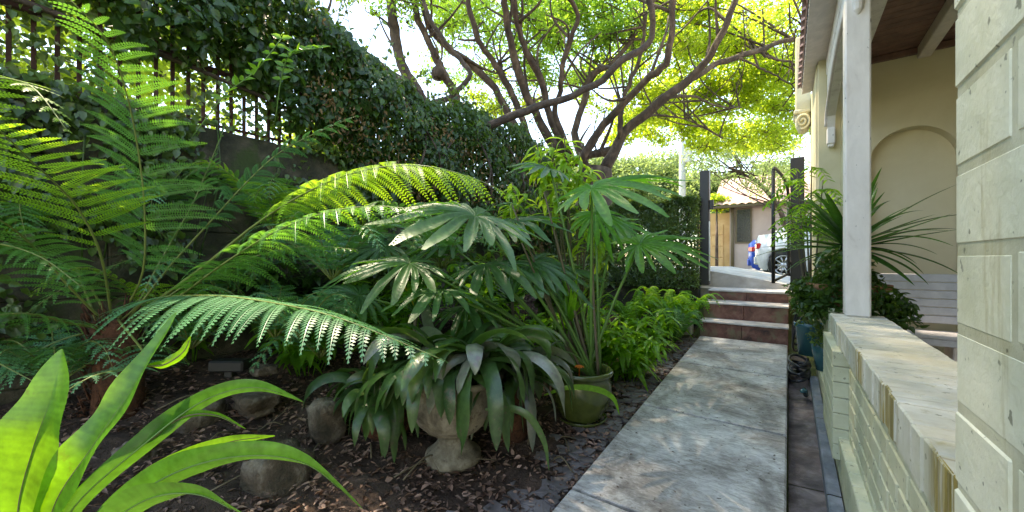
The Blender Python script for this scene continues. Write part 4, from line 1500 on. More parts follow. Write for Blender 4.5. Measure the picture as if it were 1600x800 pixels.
# ------------------------------------------------------------------ stone urn with bromeliads
ug = at(708, 770, 2.12)
ux, uy = ug[0], ug[1]
uz = bed_z(ux, uy) - 0.01
urn = thing("stone_urn", "weathered pale stone urn with a round foot standing in the garden bed", "urn", (ux, uy, uz))
b = MB()
b.lathe((ux, uy, uz), [(0.0, 0), (0.150, 0.0), (0.156, 0.02), (0.150, 0.045), (0.125, 0.06), (0.10, 0.085), (0.082, 0.11)], 36)
b.obj("foot", M['urn'], urn)
b = MB()
b.lathe((ux, uy, uz), [(0.080, 0.10), (0.085, 0.125), (0.075, 0.14), (0.10, 0.155), (0.15, 0.18), (0.195, 0.225), (0.222, 0.285), (0.232, 0.34), (0.226, 0.40),
                       (0.232, 0.425), (0.25, 0.44), (0.252, 0.462), (0.235, 0.468), (0.212, 0.45), (0.205, 0.42), (0.0, 0.41)], 40)
b.obj("bowl", M['urn'], urn)

br = thing("bromeliad", "mass of dark arching strap leaves spilling over the stone urn", "plant", (ux, uy, uz + 0.43))
cent = [((ux, uy), 0.44, 1.0), ((ux - 0.16, uy + 0.05), 0.46, 1.0), ((ux + 0.10, uy + 0.14), 0.48, 1.0)]
for k in range(96):
    (cx, cy), cz, sc = cent[k % 3]
    b = MB()
    az = RNG.uniform(0, 6.283)
    el = RNG.uniform(0.5, 1.4)
    L = RNG.uniform(0.38, 0.62)
    strap_leaf(b, (cx + 0.04 * math.cos(az), cy + 0.04 * math.sin(az), uz + cz + 0.04), az, L * 1.08, el, RNG.uniform(1.6, 3.3), RNG.uniform(0.028, 0.05),
               fold=0.3, tint=RNG.random(), twist=RNG.normal(0, 0.9), bend=RNG.normal(0, 0.6), wave=0.08, tip=6)
    b.obj("leaf", M['strap_grey'] if RNG.random() < 0.2 else M['strap'], br)
br2 = thing("bromeliad", "drooping green strap-leaved plant on the ground left of the urn", "plant", tuple(at(610, 690, 2.3)))
r2 = at(605, 700, 2.3)
r2[2] = bed_z(r2[0], r2[1])
for k in range(60):
    b = MB()
    az = RNG.uniform(0, 6.283)
    strap_leaf(b, (r2[0] + RNG.normal(0, 0.05), r2[1] + RNG.normal(0, 0.05), r2[2] + 0.18), az, RNG.uniform(0.38, 0.6), RNG.uniform(0.6, 1.4), RNG.uniform(2.0, 3.2),
               RNG.uniform(0.02, 0.04), fold=0.25, tint=RNG.random(), twist=RNG.normal(0, 0.8), bend=RNG.normal(0, 0.5), tip=5)
    b.obj("leaf", M['strap'], br2)
b = MB()
b.lathe((r2[0], r2[1], r2[2] - 0.02), [(0.0, 0), (0.10, 0), (0.15, 0.06), (0.165, 0.16), (0.16, 0.21), (0.14, 0.2), (0, 0.19)], 20, wob=0.003)
b.obj("root_clump", M['fibre'], br2)
br3 = thing("bromeliad", "dark strap-leaved clump spilling towards the path between urn and glazed pot", "plant", tuple(at(800, 620, 2.35)))
r3 = at(800, 620, 2.35)
g3 = bed_z(r3[0], r3[1])
for k in range(64):
    b = MB()
    az = RNG.uniform(0, 6.283)
    strap_leaf(b, (r3[0] + RNG.normal(0, 0.05), r3[1] + RNG.normal(0, 0.05), g3 + 0.34), az, RNG.uniform(0.36, 0.62), RNG.uniform(0.5, 1.45), RNG.uniform(1.8, 3.0),
               RNG.uniform(0.022, 0.042), fold=0.28, tint=RNG.random(), twist=RNG.normal(0, 0.8), bend=RNG.normal(0, 0.5), tip=5)
    b.obj("leaf", M['strap_grey'] if RNG.random() < 0.25 else M['strap'], br3)
b = MB()
b.tube([(r3[0], r3[1], g3 - 0.02), (r3[0], r3[1], g3 + 0.36)], [0.10, 0.06], 12)
b.obj("root_clump", M['fibre'], br3)
# broad drooping leaves lower left of the urn bowl
bb = thing("bromeliad", "cluster of broad glossy leaves hanging in front of the urn's left shoulder", "plant", (ux - 0.2, uy - 0.10, uz + 0.42))
for az, L, el, dr, W, tn in ((-2.2, 0.42, 1.1, 2.8, 0.034, 0.8), (-1.9, 0.45, 0.9, 2.6, 0.038, 0.9), (-1.5, 0.40, 1.0, 2.6, 0.036, 0.7), (-2.7, 0.5, 0.9, 2.4, 0.03, 0.9),
                            (3.0, 0.55, 0.9, 2.3, 0.026, 0.6), (-1.1, 0.40, 1.1, 2.7, 0.03, 0.5), (-0.7, 0.46, 1.2, 2.5, 0.03, 0.4), (2.6, 0.5, 1.0, 2.4, 0.028, 0.6), (-2.45, 0.36, 1.3, 3.0, 0.03, 0.8),
                            (-0.9, 0.5, 0.8, 2.6, 0.036, 0.5), (-0.5, 0.46, 1.0, 2.9, 0.04, 0.3), (-0.1, 0.5, 0.9, 2.6, 0.034, 0.6), (-1.3, 0.38, 1.3, 3.1, 0.04, 0.6),
                            (-1.7, 0.36, 1.2, 3.1, 0.042, 0.4), (-2.0, 0.50, 0.7, 2.4, 0.034, 0.7), (-0.3, 0.36, 1.3, 3.1, 0.036, 0.3), (-1.0, 0.33, 1.3, 3.2, 0.04, 0.8)):
    b = MB()
    strap_leaf(b, (ux - 0.12 + 0.03 * math.cos(az), uy - 0.09 + 0.03 * math.sin(az), uz + 0.45), az, L, el, dr, W, fold=0.25, tint=tn, wave=0.04, tip=5, n=20)
    b.obj("leaf", M['strap'], bb)

# ------------------------------------------------------------------ green glazed pot
gpz = at(908, 668, 2.62)
px_, py_ = gpz[0], gpz[1]
pz_ = bed_z(px_, py_) - 0.01
pot = thing("glazed_pot", "olive green glazed ceramic pot with rolled rim beside the slate chips", "pot", (px_, py_, pz_))
b = MB()
b.lathe((px_, py_, pz_ + 0.012), [(0, 0.0), (0.125, 0.0), (0.130, 0.02), (0.165, 0.07), (0.195, 0.14), (0.205, 0.20), (0.198, 0.26), (0.19, 0.29), (0.207, 0.305),
                          (0.215, 0.325), (0.207, 0.34), (0.185, 0.338), (0.176, 0.31), (0.170, 0.28), (0, 0.27)], 44)
b.obj("body", M['glaze'], pot)
b = MB()
b.lathe((px_, py_, pz_), [(0, 0.0), (0.15, 0.0), (0.172, 0.03), (0.168, 0.036), (0.145, 0.012), (0, 0.010)], 40)
b.obj("saucer", M['glaze'], pot)
fl = MB()
fc = at(905, 573, 2.58)
for k in range(9):
    a = 6.283 * k / 9
    fl.ribbon([fc, fc + np.array([math.cos(a) * 0.02, math.sin(a) * 0.02, 0.008]), fc + np.array([math.cos(a) * 0.036, math.sin(a) * 0.036, 0.0])], [0.004, 0.010, 0.002], (-math.sin(a), math.cos(a), 0))
fl.tube([fc + (0, 0, -0.09), fc + (0, 0, -0.04), fc], 0.003, 5)
tag(fl.obj("flower", M['orange'], origin=fc), "small orange flower rising from the green glazed pot", "flower")

# ------------------------------------------------------------------ split-leaf philodendron
prt = np.array([px_ + 0.02, py_ + 0.1, pz_ + 0.28])
ph = thing("philodendron", "split-leaf philodendron growing from the glazed pot with large glossy fingered leaves", "plant", tuple(prt))
RT = np.array([CS, SN, 0.0])
FW = np.array([-SN, CS, 0.0])
UPV = np.array([0, 0, 1.0])
specs = [  # attachment point, axis, normal, length, material, droop
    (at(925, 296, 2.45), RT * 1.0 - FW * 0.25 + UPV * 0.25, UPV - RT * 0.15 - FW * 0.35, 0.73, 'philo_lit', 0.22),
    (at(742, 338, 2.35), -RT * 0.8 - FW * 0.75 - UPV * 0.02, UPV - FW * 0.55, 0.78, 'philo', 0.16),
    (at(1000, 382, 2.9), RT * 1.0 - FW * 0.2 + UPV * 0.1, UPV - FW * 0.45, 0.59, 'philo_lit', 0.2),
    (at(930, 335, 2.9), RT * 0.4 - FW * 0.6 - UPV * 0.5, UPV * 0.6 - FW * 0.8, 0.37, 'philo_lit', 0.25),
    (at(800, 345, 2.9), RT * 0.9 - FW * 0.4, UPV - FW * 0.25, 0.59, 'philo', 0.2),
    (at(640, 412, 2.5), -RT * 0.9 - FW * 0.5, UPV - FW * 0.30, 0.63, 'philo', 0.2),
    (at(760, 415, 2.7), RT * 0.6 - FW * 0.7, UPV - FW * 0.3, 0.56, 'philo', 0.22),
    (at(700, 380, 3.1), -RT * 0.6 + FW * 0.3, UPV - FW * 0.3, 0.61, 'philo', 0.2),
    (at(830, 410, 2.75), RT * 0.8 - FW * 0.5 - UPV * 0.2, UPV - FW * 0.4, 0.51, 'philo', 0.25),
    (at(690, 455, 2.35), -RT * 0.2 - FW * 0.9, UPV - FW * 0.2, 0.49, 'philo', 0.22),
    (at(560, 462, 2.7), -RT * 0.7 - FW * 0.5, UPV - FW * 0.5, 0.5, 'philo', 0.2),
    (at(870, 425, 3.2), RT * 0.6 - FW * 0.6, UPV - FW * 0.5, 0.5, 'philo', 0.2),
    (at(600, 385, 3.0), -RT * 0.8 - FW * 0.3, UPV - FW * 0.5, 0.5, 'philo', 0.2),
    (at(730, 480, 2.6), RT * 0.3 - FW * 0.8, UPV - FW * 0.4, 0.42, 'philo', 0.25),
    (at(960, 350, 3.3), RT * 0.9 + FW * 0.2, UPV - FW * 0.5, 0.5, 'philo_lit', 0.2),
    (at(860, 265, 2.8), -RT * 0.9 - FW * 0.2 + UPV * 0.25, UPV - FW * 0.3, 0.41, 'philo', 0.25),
]
for i, (P, D, N, L, mt, dr) in enumerate(specs):
    b = MB()
    philo_leaf(b, P, D, N, L, tint=RNG.uniform(0.35, 0.75), droop=dr)
    lf = b.obj("leaf", M[mt], ph)
    b = MB()
    petiole(b, prt + np.array([RNG.normal(0, 0.03), RNG.normal(0, 0.03), 0.0]), P, 0.009, 0.04)
    b.obj("leaf_stalk", M['stem'], lf)
for (a_, b_) in (((815, 380, 2.6), (915, 590, 2.65)), ((850, 300, 2.7), (925, 590, 2.7)), ((925, 330, 2.5), (935, 590, 2.62)), ((800, 320, 2.8), (900, 585, 2.7))):
    b = MB()
    p, q = at(*a_), at(*b_)
    b.tube(spline([q, (p + q) / 2 + rvec() * 0.02, p], 14), np.linspace(0.011, 0.006, 14), 7)
    b.obj("cane", M['cane'], ph)

# dragon-tree rosette with green blades in the pot and one near the middle
def rosette(name, label, p, n, L, W, mat, elev=(0.3, 1.4), droop=(0.3, 1.0), group=None, yellow=0, stem_to=None):
    t = thing(name, label, "plant", tuple(p), group)
    for k in range(n):
        b = MB()
        az = RNG.uniform(0, 6.283)
        strap_leaf(b, np.asarray(p) + 0.012 * rvec(), az, L * RNG.uniform(0.7, 1.1), RNG.uniform(*elev), RNG.uniform(*droop), W * RNG.uniform(0.7, 1.1), fold=0.35,
                   tint=RNG.random(), tip=1.8, pw=(0.6, 1.0), bend=RNG.normal(0, 0.15))
        b.obj("leaf", M['yellow_leaf'] if k < yellow else mat, t)
    if stem_to is not None:
        b = MB()
        b.tube(spline([stem_to, (np.asarray(stem_to) + p) / 2 + rvec() * 0.02, p], 10), 0.013, 8)
        b.obj("stem", M['cane'], t)
    return t

p = at(890, 500, 2.75)
rosette("dragon_tree", "upright green blades of a dragon tree rising behind the glazed pot", p, 16, 0.42, 0.02, M['lance'], (0.7, 1.5), (0.1, 0.6), stem_to=(p[0], p[1], bed_z(p[0], p[1])))
p = at(650, 488, 2.6)
rosette("cordyline", "spiky green rosette with one yellow blade behind the urn", p, 26, 0.36, 0.014, M['rosette'], (0.0, 1.3), (0.1, 0.7), yellow=1, stem_to=(p[0], p[1], bed_z(p[0], p[1])))
p = at(800, 470, 3.0)
rosette("cordyline", "green spiky rosette between the cordyline with the yellow blade and the glazed pot", p, 22, 0.38, 0.018, M['rosette'], (0.0, 1.3), (0.3, 0.9), stem_to=(p[0], p[1], bed_z(p[0], p[1])))

# yellow-green lance-leaved shrubs standing in the light
def shrub(name, label, u, v, d, nst, h, spread, ls, mat, nleaf=9, lw=0.3, group=None, droop=0.4, root_on_bed=True):
    p = at(u, v, d)
    if root_on_bed:
        h = h if h else max(0.2, p[2] - bed_z(p[0], p[1]))
        p[2] = bed_z(p[0], p[1])
    t = thing(name, label, "plant", tuple(p), group)
    leafy_stems(t, p, nst, h, spread, ls, mat, nleaf, lw=lw, droop=droop)
    return t

def canes(name, label, root_d, tips, ls, mat, nleaf, lw=0.3):
    """tall bare canes with a tuft of leaves at each tip"""
    r0 = at(*root_d)
    r0[2] = bed_z(r0[0], r0[1])
    t = thing(name, label, "shrub", tuple(r0))
    for tp in tips:
        q = at(*tp)
        b = MB()
        b.tube(spline([r0 + rvec() * 0.02, (r0 + q) / 2 + rvec() * 0.04, q], 12), np.linspace(0.01, 0.005, 12), 6)
        c = b.obj("cane", M['cane'], t)
        f = MB()
        for k in range(nleaf):
            az = RNG.uniform(0, 6.283)
            strap_leaf(f, q - np.array([0, 0, RNG.uniform(0, 0.30)]), az, ls * RNG.uniform(0.7, 1.1), RNG.uniform(-0.5, 0.7), RNG.uniform(0.8, 1.8), ls * lw * 0.5, fold=0.3,
                       tint=RNG.random(), tip=1.7, pw=(0.3, 1.0), n=9)
        f.obj("leaf_tuft", M[mat], c)
    return t

canes("lance_leaf_shrub", "tall shrub with bright yellow-green lance leaves against the tree trunks", (905, 560, 3.3),
      [(862, 222, 3.3), (885, 250, 3.2), (905, 268, 3.3), (850, 262, 3.35), (800, 285, 3.25), (820, 300, 3.1), (915, 335, 3.1), (900, 320, 3.3), (870, 285, 3.15), (940, 360, 3.2), (838, 222, 3.3), (882, 214, 3.25), (905, 238, 3.3), (925, 262, 3.4)], 0.19, 'lance_yellow', 24, 0.26)
shrub("leafy_groundcover", "fresh green leafy clump beside the path just past the glazed pot", 985, 560, 3.3, 22, 0.42, 0.30, 0.17, 'lance', 12, 0.26, "leafy clumps along the path")
shrub("leafy_groundcover", "fresh green leafy clump directly behind the glazed pot", 930, 520, 3.5, 22, 0.5, 0.30, 0.17, 'lance', 12, 0.28, "leafy clumps along the path")
shrub("leafy_groundcover", "bright leafy clump halfway between the glazed pot and the steps", 1020, 520, 4.0, 24, 0.50, 0.34, 0.17, 'lance', 12, 0.26, "leafy clumps along the path")
shrub("leafy_groundcover", "shaded leafy clump under the split leaves behind the dragon tree", 850, 520, 3.5, 18, 0.5, 0.35, 0.18, 'lance', 10, 0.3, "leafy clumps along the path")
def path_fern(label, u, v, d, n, L, mt):
    p = at(u, v, d)
    p[2] = bed_z(p[0], p[1]) + 0.02
    fr = []
    for k in range(n):
        az = RNG.uniform(0, 6.283)
        fr.append((arch(p, az, L * 0.55 * RNG.uniform(0.7, 1.2), L * 0.62 * RNG.uniform(0.7, 1.2)), dict(start=0.08, droop=0.1)))
    t = thing("sword_fern", label, "fern", tuple(p), "sword ferns by the steps")
    for f, o in fr:
        C = spline(f, 26)
        b = MB()
        b.tube(C[::3], 0.0025, 4, tint=0.9)
        T = np.gradient(C, axis=0); T /= np.linalg.norm(T, axis=1)[:, None]
        s = np.linspace(0, 1, 26)
        m = slice(3, 26)
        ll = 0.062 * (1 - s ** 2.5) ** 0.7 + 0.006
        side = np.cross(T, [0, 0, 1.0]); side /= np.linalg.norm(side, axis=1)[:, None]
        nn = np.cross(side, T)
        for q in (-1, 1):
            for off in (0, 0.5):
                Pm = C[m] + (T[m] * 0.01 * off)
                b.leaves(Pm, side[m] * q + T[m] * 0.3 - np.array([0, 0, 0.2]), nn[m], ll[m] * RNG.uniform(0.85, 1.1, 23), 0.017, RNG.uniform(0.2, 0.9, 23), 0.1)
        b.obj("frond", mt, t)
    return t
path_fern("sword fern nearest the steps, beside the left gate post", 1075, 480, 5.0, 24, 0.75, M['lance'])
path_fern("sword fern in front of the clipped hedge, left of the one at the gate post", 1035, 470, 4.9, 24, 0.8, M['fern_pale'])
path_fern("sword fern below the hedge, third from the gate post", 985, 465, 4.6, 22, 0.75, M['lance'])
path_fern("sword fern overhanging the left end of the brick steps", 1055, 535, 4.35, 18, 0.6, M['fern'])
path_fern("sword fern farthest from the steps, behind the dragon tree", 915, 480, 4.2, 20, 0.7, M['lance'])
shrub("leafy_groundcover", "leafy clump between the bright clump and the brick steps", 1050, 500, 4.7, 22, 0.45, 0.30, 0.14, 'lance', 11, 0.3, "leafy clumps along the path")
shrub("shade_shrub", "fresh green leafy shrub low in the bed between the lamp box and the strap leaves", 480, 480, 2.9, 26, 0.55, 0.4, 0.14, 'lance', 14, 0.4, "shade shrubs in the bed")
shrub("shade_shrub", "fresh green leafy shrub behind the cordyline with the yellow blade", 610, 430, 3.2, 28, 0.75, 0.45, 0.14, 'lance', 15, 0.36, "shade shrubs in the bed")
shrub("shade_shrub", "fresh green leafy shrub between the philodendron stalks and the ivy", 760, 400, 3.5, 28, 0.9, 0.45, 0.14, 'lance', 15, 0.36, "shade shrubs in the bed")
shrub("shade_shrub", "fresh green leafy shrub at the wall foot right of the tree fern trunk", 300, 450, 2.9, 24, 0.6, 0.4, 0.12, 'lance', 14, 0.4, "shade shrubs in the bed")
shrub("shade_shrub", "leafy shrub at the wall foot left of the tree fern trunk", 60, 470, 2.5, 24, 0.6, 0.4, 0.12, 'lance', 14, 0.4, "shade shrubs in the bed")
# dark filler shrubs in the bed
dk = [("dark leafy shrub filling the bed below the ivy in the middle", 600, 420, 3.8, 1.0, 'hedge'),
      ("dark leafy shrub behind the split leaves", 760, 400, 4.1, 1.0, 'ivy'),
      ("dark leafy shrub between the dragon tree and the hedge", 880, 420, 4.6, 0.9, 'hedge'),
      ("dark leafy shrub at the wall foot behind the tree fern crown", 420, 430, 3.3, 0.8, 'ivy')]
for lb, u, v, d, h, mt in dk:
    shrub("shade_shrub", lb, u, v, d, 46, h, 0.6, 0.13, mt, 20, 0.5, "shade shrubs in the bed")

# ------------------------------------------------------------------ ivy hedge over the fence
iv = thing("ivy_hedge", "dense dark glossy ivy hedge sprawling over the rusty fence", "hedge", (WALLX, 2.5, 2.2))
f = MB()
def ivy_top(y):
    return np.interp(y, [-1.5, 0, 1.3, 2.0, 2.6, 3.4, 4.4, 6.2], [4.1, 4.0, 3.65, 3.4, 3.12, 3.15, 3.3, 3.1])
def ivy_bot(y):
    return np.interp(y, [-1.5, 0.0, 0.6, 1.3, 1.8, 2.6, 4.0, 6.2], [2.95, 2.85, 2.72, 2.62, 2.35, 1.9, 1.5, 1.2])
NI = 46000
y = RNG.uniform(-1.6, 6.2, NI)
bt, tp = ivy_bot(y), ivy_top(y)
bt = bt + 0.16 * np.sin(y * 7.0) * 0.7 + 0.08 * np.sin(y * 19)
tp = tp + 0.08 * np.sin(y * 5.1 + 1) + 0.05 * np.sin(y * 14)
q = RNG.random(NI)
z = bt + (tp - bt) * q ** 0.9
hw_ = 0.34 * np.sqrt(np.clip(1 - np.abs(2 * q - 1) ** 3, 0.05, 1)) * (1 + 0.22 * np.sin(y * 4.3 + z * 6) + 0.15 * np.sin(y * 9 - z * 11))
sx = np.where(RNG.random(NI) < 0.66, 1, -1)
x = WALLX + 0.05 + sx * hw_ * RNG.random(NI) ** 0.35
P = np.stack([x, y, z], 1) + RNG.normal(0, 0.02, (NI, 3))
N = np.stack([sx * 1.0, np.zeros(NI), np.full(NI, 0.7)], 1) + RNG.normal(0, 0.42, (NI, 3))
D = np.stack([sx * 0.25, RNG.normal(0, 0.7, NI), np.full(NI, -0.8)], 1) + RNG.normal(0, 0.3, (NI, 3))
L = 0.03 + 0.062 * RNG.random(NI) ** 1.5
f.leaves(P, D, N, L, L * 0.85, np.clip(RNG.normal(0.4, 0.3, NI), 0, 1))
f.obj("foliage", M['ivy'], iv)
n = 5200
f = MB()
y = RNG.uniform(-1.8, 2.4, n)
cl = np.sin(y * 6.1) + np.sin(y * 13.7 + 1) + RNG.normal(0, 0.6, n)
y = y[cl > -0.2]
n = len(y)
z = 2.2 + 0.75 * RNG.random(n) ** 0.8
x = WALLX + RNG.choice([-0.12, 0.06], n) + RNG.normal(0, 0.05, n)
L = RNG.uniform(0.03, 0.065, n)
f.leaves(np.stack([x, y, z], 1), RNG.normal(0, 0.7, (n, 3)) + [0, 0, -0.6], np.array([1.0, 0, 0.4]) + RNG.normal(0, 0.5, (n, 3)), L, L * 0.8, RNG.random(n))
f.obj("trailing_foliage", M['hedge'], iv)
n = 16000
f = MB()
y = RNG.uniform(-1.6, 3.6, n)
z = 2.25 - 1.5 * RNG.random(n) ** 1.3
m_ = (np.sin(y * 3.1 + 0.6) + 0.8 * np.sin(y * 7.7 + 2) + 0.5 * np.sin(z * 9 + y * 3) + RNG.normal(0, 0.35, n) + (z - 1.6) * 0.9) > 0.55
y, z = y[m_], z[m_]
n = len(y)
L = 0.03 + 0.05 * RNG.random(n) ** 1.4
f.leaves(np.stack([WALLX + 0.06 + 0.12 * RNG.random(n) ** 2, y, z], 1), RNG.normal(0, 0.5, (n, 3)) + [0, 0, -0.8], np.array([1.0, 0, 0.4]) + RNG.normal(0, 0.4, (n, 3)), L, L * 0.8, RNG.random(n) ** 1.3)
for k in range(14):
    y0 = RNG.uniform(-1.2, 3.4)
    f.tube(spline([(WALLX + 0.07, y0, 2.25), (WALLX + 0.09, y0 + RNG.normal(0, 0.1), 1.8), (WALLX + 0.06, y0 + RNG.normal(0, 0.2), 1.2)], 10), 0.005, 4, tint=0.2)
f.obj("hanging_foliage", M['hedge'], iv)
# sprays that stick out of the ivy against the light
f = MB()
sm = MB()
for k in range(90):
    yy = RNG.uniform(-0.5, 6.0)
    p = np.array([WALLX + RNG.uniform(-0.1, 0.25), yy, ivy_top(yy) - 0.05])
    q_ = p + np.array([RNG.uniform(-0.1, 0.35), RNG.uniform(-0.3, 0.3), RNG.uniform(0.05, 0.32)])
    pts = spline([p, (p + q_) / 2 + (0, 0, 0.04), q_], 8)
    sm.tube(pts, 0.0035, 4)
    f.leaves(pts, RNG.normal(0, 1, (8, 3)), np.array([0, 0, 1.0]) + RNG.normal(0, 0.4, (8, 3)), 0.06, 0.04, RNG.random(8))
f.obj("sprouting_foliage", M['hedge'], iv)
for k in range(9):       # branches inside the ivy
    y0 = RNG.uniform(2.0, 5.6)
    pts = spline([(WALLX + 0.2, y0, 1.6 + RNG.uniform(0, 0.5)), (WALLX + 0.42 + RNG.uniform(0, 0.08), y0 + RNG.uniform(-0.3, 0.3), 2.3), (WALLX + 0.25, y0 + RNG.uniform(-0.5, 0.5), 3.0)], 14)
    sm.tube(pts, np.linspace(0.018, 0.006, 14), 6)
sm.tube(spline([(WALLX + 0.05, -1.2, 2.72), (WALLX + 0.1, 0.3, 2.64), (WALLX + 0.07, 1.2, 2.56), (WALLX + 0.15, 2.2, 2.4), (WALLX + 0.2, 3.4, 2.5)], 40), np.linspace(0.02, 0.012, 40), 7)
sm.obj("branches", M['bark_dark'], iv)
f = MB()
n = 3600
y = RNG.uniform(1.6, 6.2, n)
z = ivy_bot(y) + (ivy_top(y) - ivy_bot(y)) * RNG.random(n) * 0.75
x = WALLX + 0.12 + 0.32 * RNG.random(n)
L = RNG.uniform(0.03, 0.07, n)
f.leaves(np.stack([x, y, z], 1), RNG.normal(0, 0.6, (n, 3)) + [0, 0, -0.8], RNG.normal(0, 1, (n, 3)), L, L * 0.45, RNG.random(n), 0.35)
f.obj("dead_leaves", M['dry'], iv)
# light climbing stem at (400,80)
cs = thing("climbing_spray", "light green climbing spray with paired leaves hanging in front of the ivy", "plant", tuple(at(300, 190, 2.6)))
sp = [AP((430, 190, 2.9), (440, 120, 2.8), (455, 85, 2.75), (500, 75, 2.7)), AP((300, 215, 2.6), (350, 150, 2.6), (400, 110, 2.6), (440, 60, 2.6))]
f, sm = MB(), MB()
for s_ in sp:
    pts = spline(s_, 14)
    sm.tube(pts, 0.004, 5)
    for q in (-1, 1):
        f.leaves(pts[4:], RT * q * 0.8 + UPV * 0.3 + RNG.normal(0, 0.3, (10, 3)), -FW + UPV * 0.4 + RNG.normal(0, 0.4, (10, 3)), 0.075, 0.04, 0.7)
f.obj("foliage", M['lance'], cs)
sm.obj("stem", M['stem'], cs)

# ------------------------------------------------------------------ neighbour's garden behind the fence
nb = [("sunlit yellow-green bush in the neighbour's garden, seen between the left fence bars", -5.1, -0.4, 2.3), ("sunlit bush beyond the middle of the fence", -5.6, 1.1, 1.5),
      ("sunlit bush beyond the fence where the ivy hangs lowest", -6.3, 3.0, 1.2), ("neighbour's bush behind the ivy hedge towards the street", -6.0, 5.2, 1.3), ("tall neighbour's bush behind the left tree fern", -6.6, -1.8, 1.9)]
for lb, x_, y_, h_ in nb:
    t = thing("garden_bush", lb, "bush", (x_, y_, 2.16), "bushes in the neighbour's garden")
    f = MB()
    for k in range(9):
        c = (x_ + RNG.normal(0, 0.4), y_ + RNG.normal(0, 0.5), 2.2 + h_ * RNG.uniform(0.15, 0.95))
        blob_leaves(f, c, (0.45, 0.5, 0.34), 400, 0.085)
    f.obj("foliage", M['garden_leaf'], t)
    sm = MB()
    for k in range(6):
        sm.tube(spline([(x_, y_, 2.15), (x_ + RNG.normal(0, 0.2), y_ + RNG.normal(0, 0.2), 2.2 + h_ * 0.5), (x_ + RNG.normal(0, 0.4), y_ + RNG.normal(0, 0.4), 2.2 + h_)], 8), 0.014, 5)
    sm.obj("stem", M['bark_dark'], t)

# clipped hedge by the street
hd = thing("clipped_hedge", "clipped dark green hedge on the boundary wall left of the black gate post", "hedge", (-2.2, 5.85, 0.9))
f = MB()
n = 60000
x = RNG.uniform(-3.6, -0.98, n)
top = 2.02 + 0.03 * np.sin(x * 9) + 0.02 * np.sin(x * 23)
s_ = RNG.random(n)
face = s_ < 0.6
z = np.where(face, RNG.uniform(0.75, 1, n) * 0 + 0.8 + RNG.random(n) * (top - 0.8), top - RNG.random(n) ** 2 * 0.08)
y = np.where(face, 5.60 + 0.35 * RNG.random(n) ** 2 + 0.03 * np.sin(x * 11 + z * 8), RNG.uniform(5.58, 6.15, n))
nr = np.where(face[:, None], np.array([0, -1.0, 0.5]), np.array([0, -0.1, 1.0])) + RNG.normal(0, 0.5, (n, 3))
L = RNG.uniform(0.02, 0.05, n)
f.leaves(np.stack([x, y, z], 1), RNG.normal(0, 1, (n, 3)), nr, L, L * 0.6, np.clip(RNG.normal(0.35, 0.28, n), 0, 1))
f.obj("foliage", M['hedge'], hd)
sm = MB()
for k in range(30):
    x0_ = RNG.uniform(-3.4, -1.05)
    sm.tube(spline([(x0_, 5.85, 0.8), (x0_ + RNG.normal(0, 0.05), 5.8, 1.4), (x0_ + RNG.normal(0, 0.15), 5.75, 1.9)], 6), 0.012, 5)
sm.obj("branches", M['bark_dark'], hd)

# ------------------------------------------------------------------ planter group on the verandah side
pp = at(1296, 486, 2.95)
tp = thing("terracotta_planter", "terracotta bowl overflowing with small dark leaves behind the white post", "planter", tuple(pp + np.array([0.10, 0.55, -0.03])))
pc = np.array([0.34, 3.62, 0.80])
b = MB()
b.lathe(pc, [(0, 0), (0.13, 0), (0.19, 0.08), (0.215, 0.17), (0.235, 0.185), (0.235, 0.22), (0.215, 0.22), (0.205, 0.19), (0, 0.18)], 36)
b.obj("bowl", M['terracotta'], tp)
ft = MB()
for k in range(15):
    c = pc + np.array([np.clip(RNG.normal(0, 0.12), -0.22, 0.2), np.clip(RNG.normal(0, 0.15), -0.25, 0.25), RNG.uniform(0.02, 0.36)])
    blob_leaves(ft, c, (0.13, 0.14, 0.11), 230, 0.045, up=0.5)
for k in range(8):
    a = RNG.uniform(0, 6.28)
    c = pc + np.array([0.27 * math.cos(a), 0.30 * math.sin(a), RNG.uniform(-0.02, 0.15)])
    blob_leaves(ft, c, (0.09, 0.09, 0.12), 150, 0.045, up=0.5)
for k in range(10):
    a = -2.6 + 2.6 * k / 9
    blob_leaves(ft, pc + np.array([0.24 * math.cos(a), 0.26 * math.sin(a), RNG.uniform(0.03, 0.17)]), (0.09, 0.09, 0.10), 120, 0.045, up=0.5)
ft.obj("foliage", M['ivy'], tp)
pd = thing("planter_pedestal", "pale painted brick pedestal under the terracotta bowl at the end of the low wall", "pedestal", (0.34, 3.65, 0.3))
b = MB()
z = 0.33
while z < 0.79:
    b.box((0.345, 3.65, z + 0.039), (0.25, 0.62, 0.0745), 0.003)
    z += 0.0765
b.obj("brickwork", M['lowbrick'], pd, smooth=False)
rs = rosette("dragon_tree", "dark green strappy rosette rising from the terracotta bowl around the white post", np.array([0.36, 3.70, 1.28]), 60, 0.60, 0.033, M['rosette'], (-0.15, 1.25), (0.1, 0.9), stem_to=np.array([0.34, 3.64, 0.9]))
b = MB()
yc = np.array([0.20, 3.45, 1.235])
b.ribbon([yc, yc + np.array([-0.01, -0.005, -0.035]), yc + np.array([0.0, -0.01, -0.07])], [0.012, 0.018, 0.004], RT, 0.4)
tag(b.obj("dry_leaf", M['tan'], origin=yc), "curled tan dead leaf caught in the planter foliage", "leaf")
t = thing("potted_shrub", "slender shrub with fine drooping leaflets between the gate and the white post", "shrub", (0.16, 4.3, 0.35))
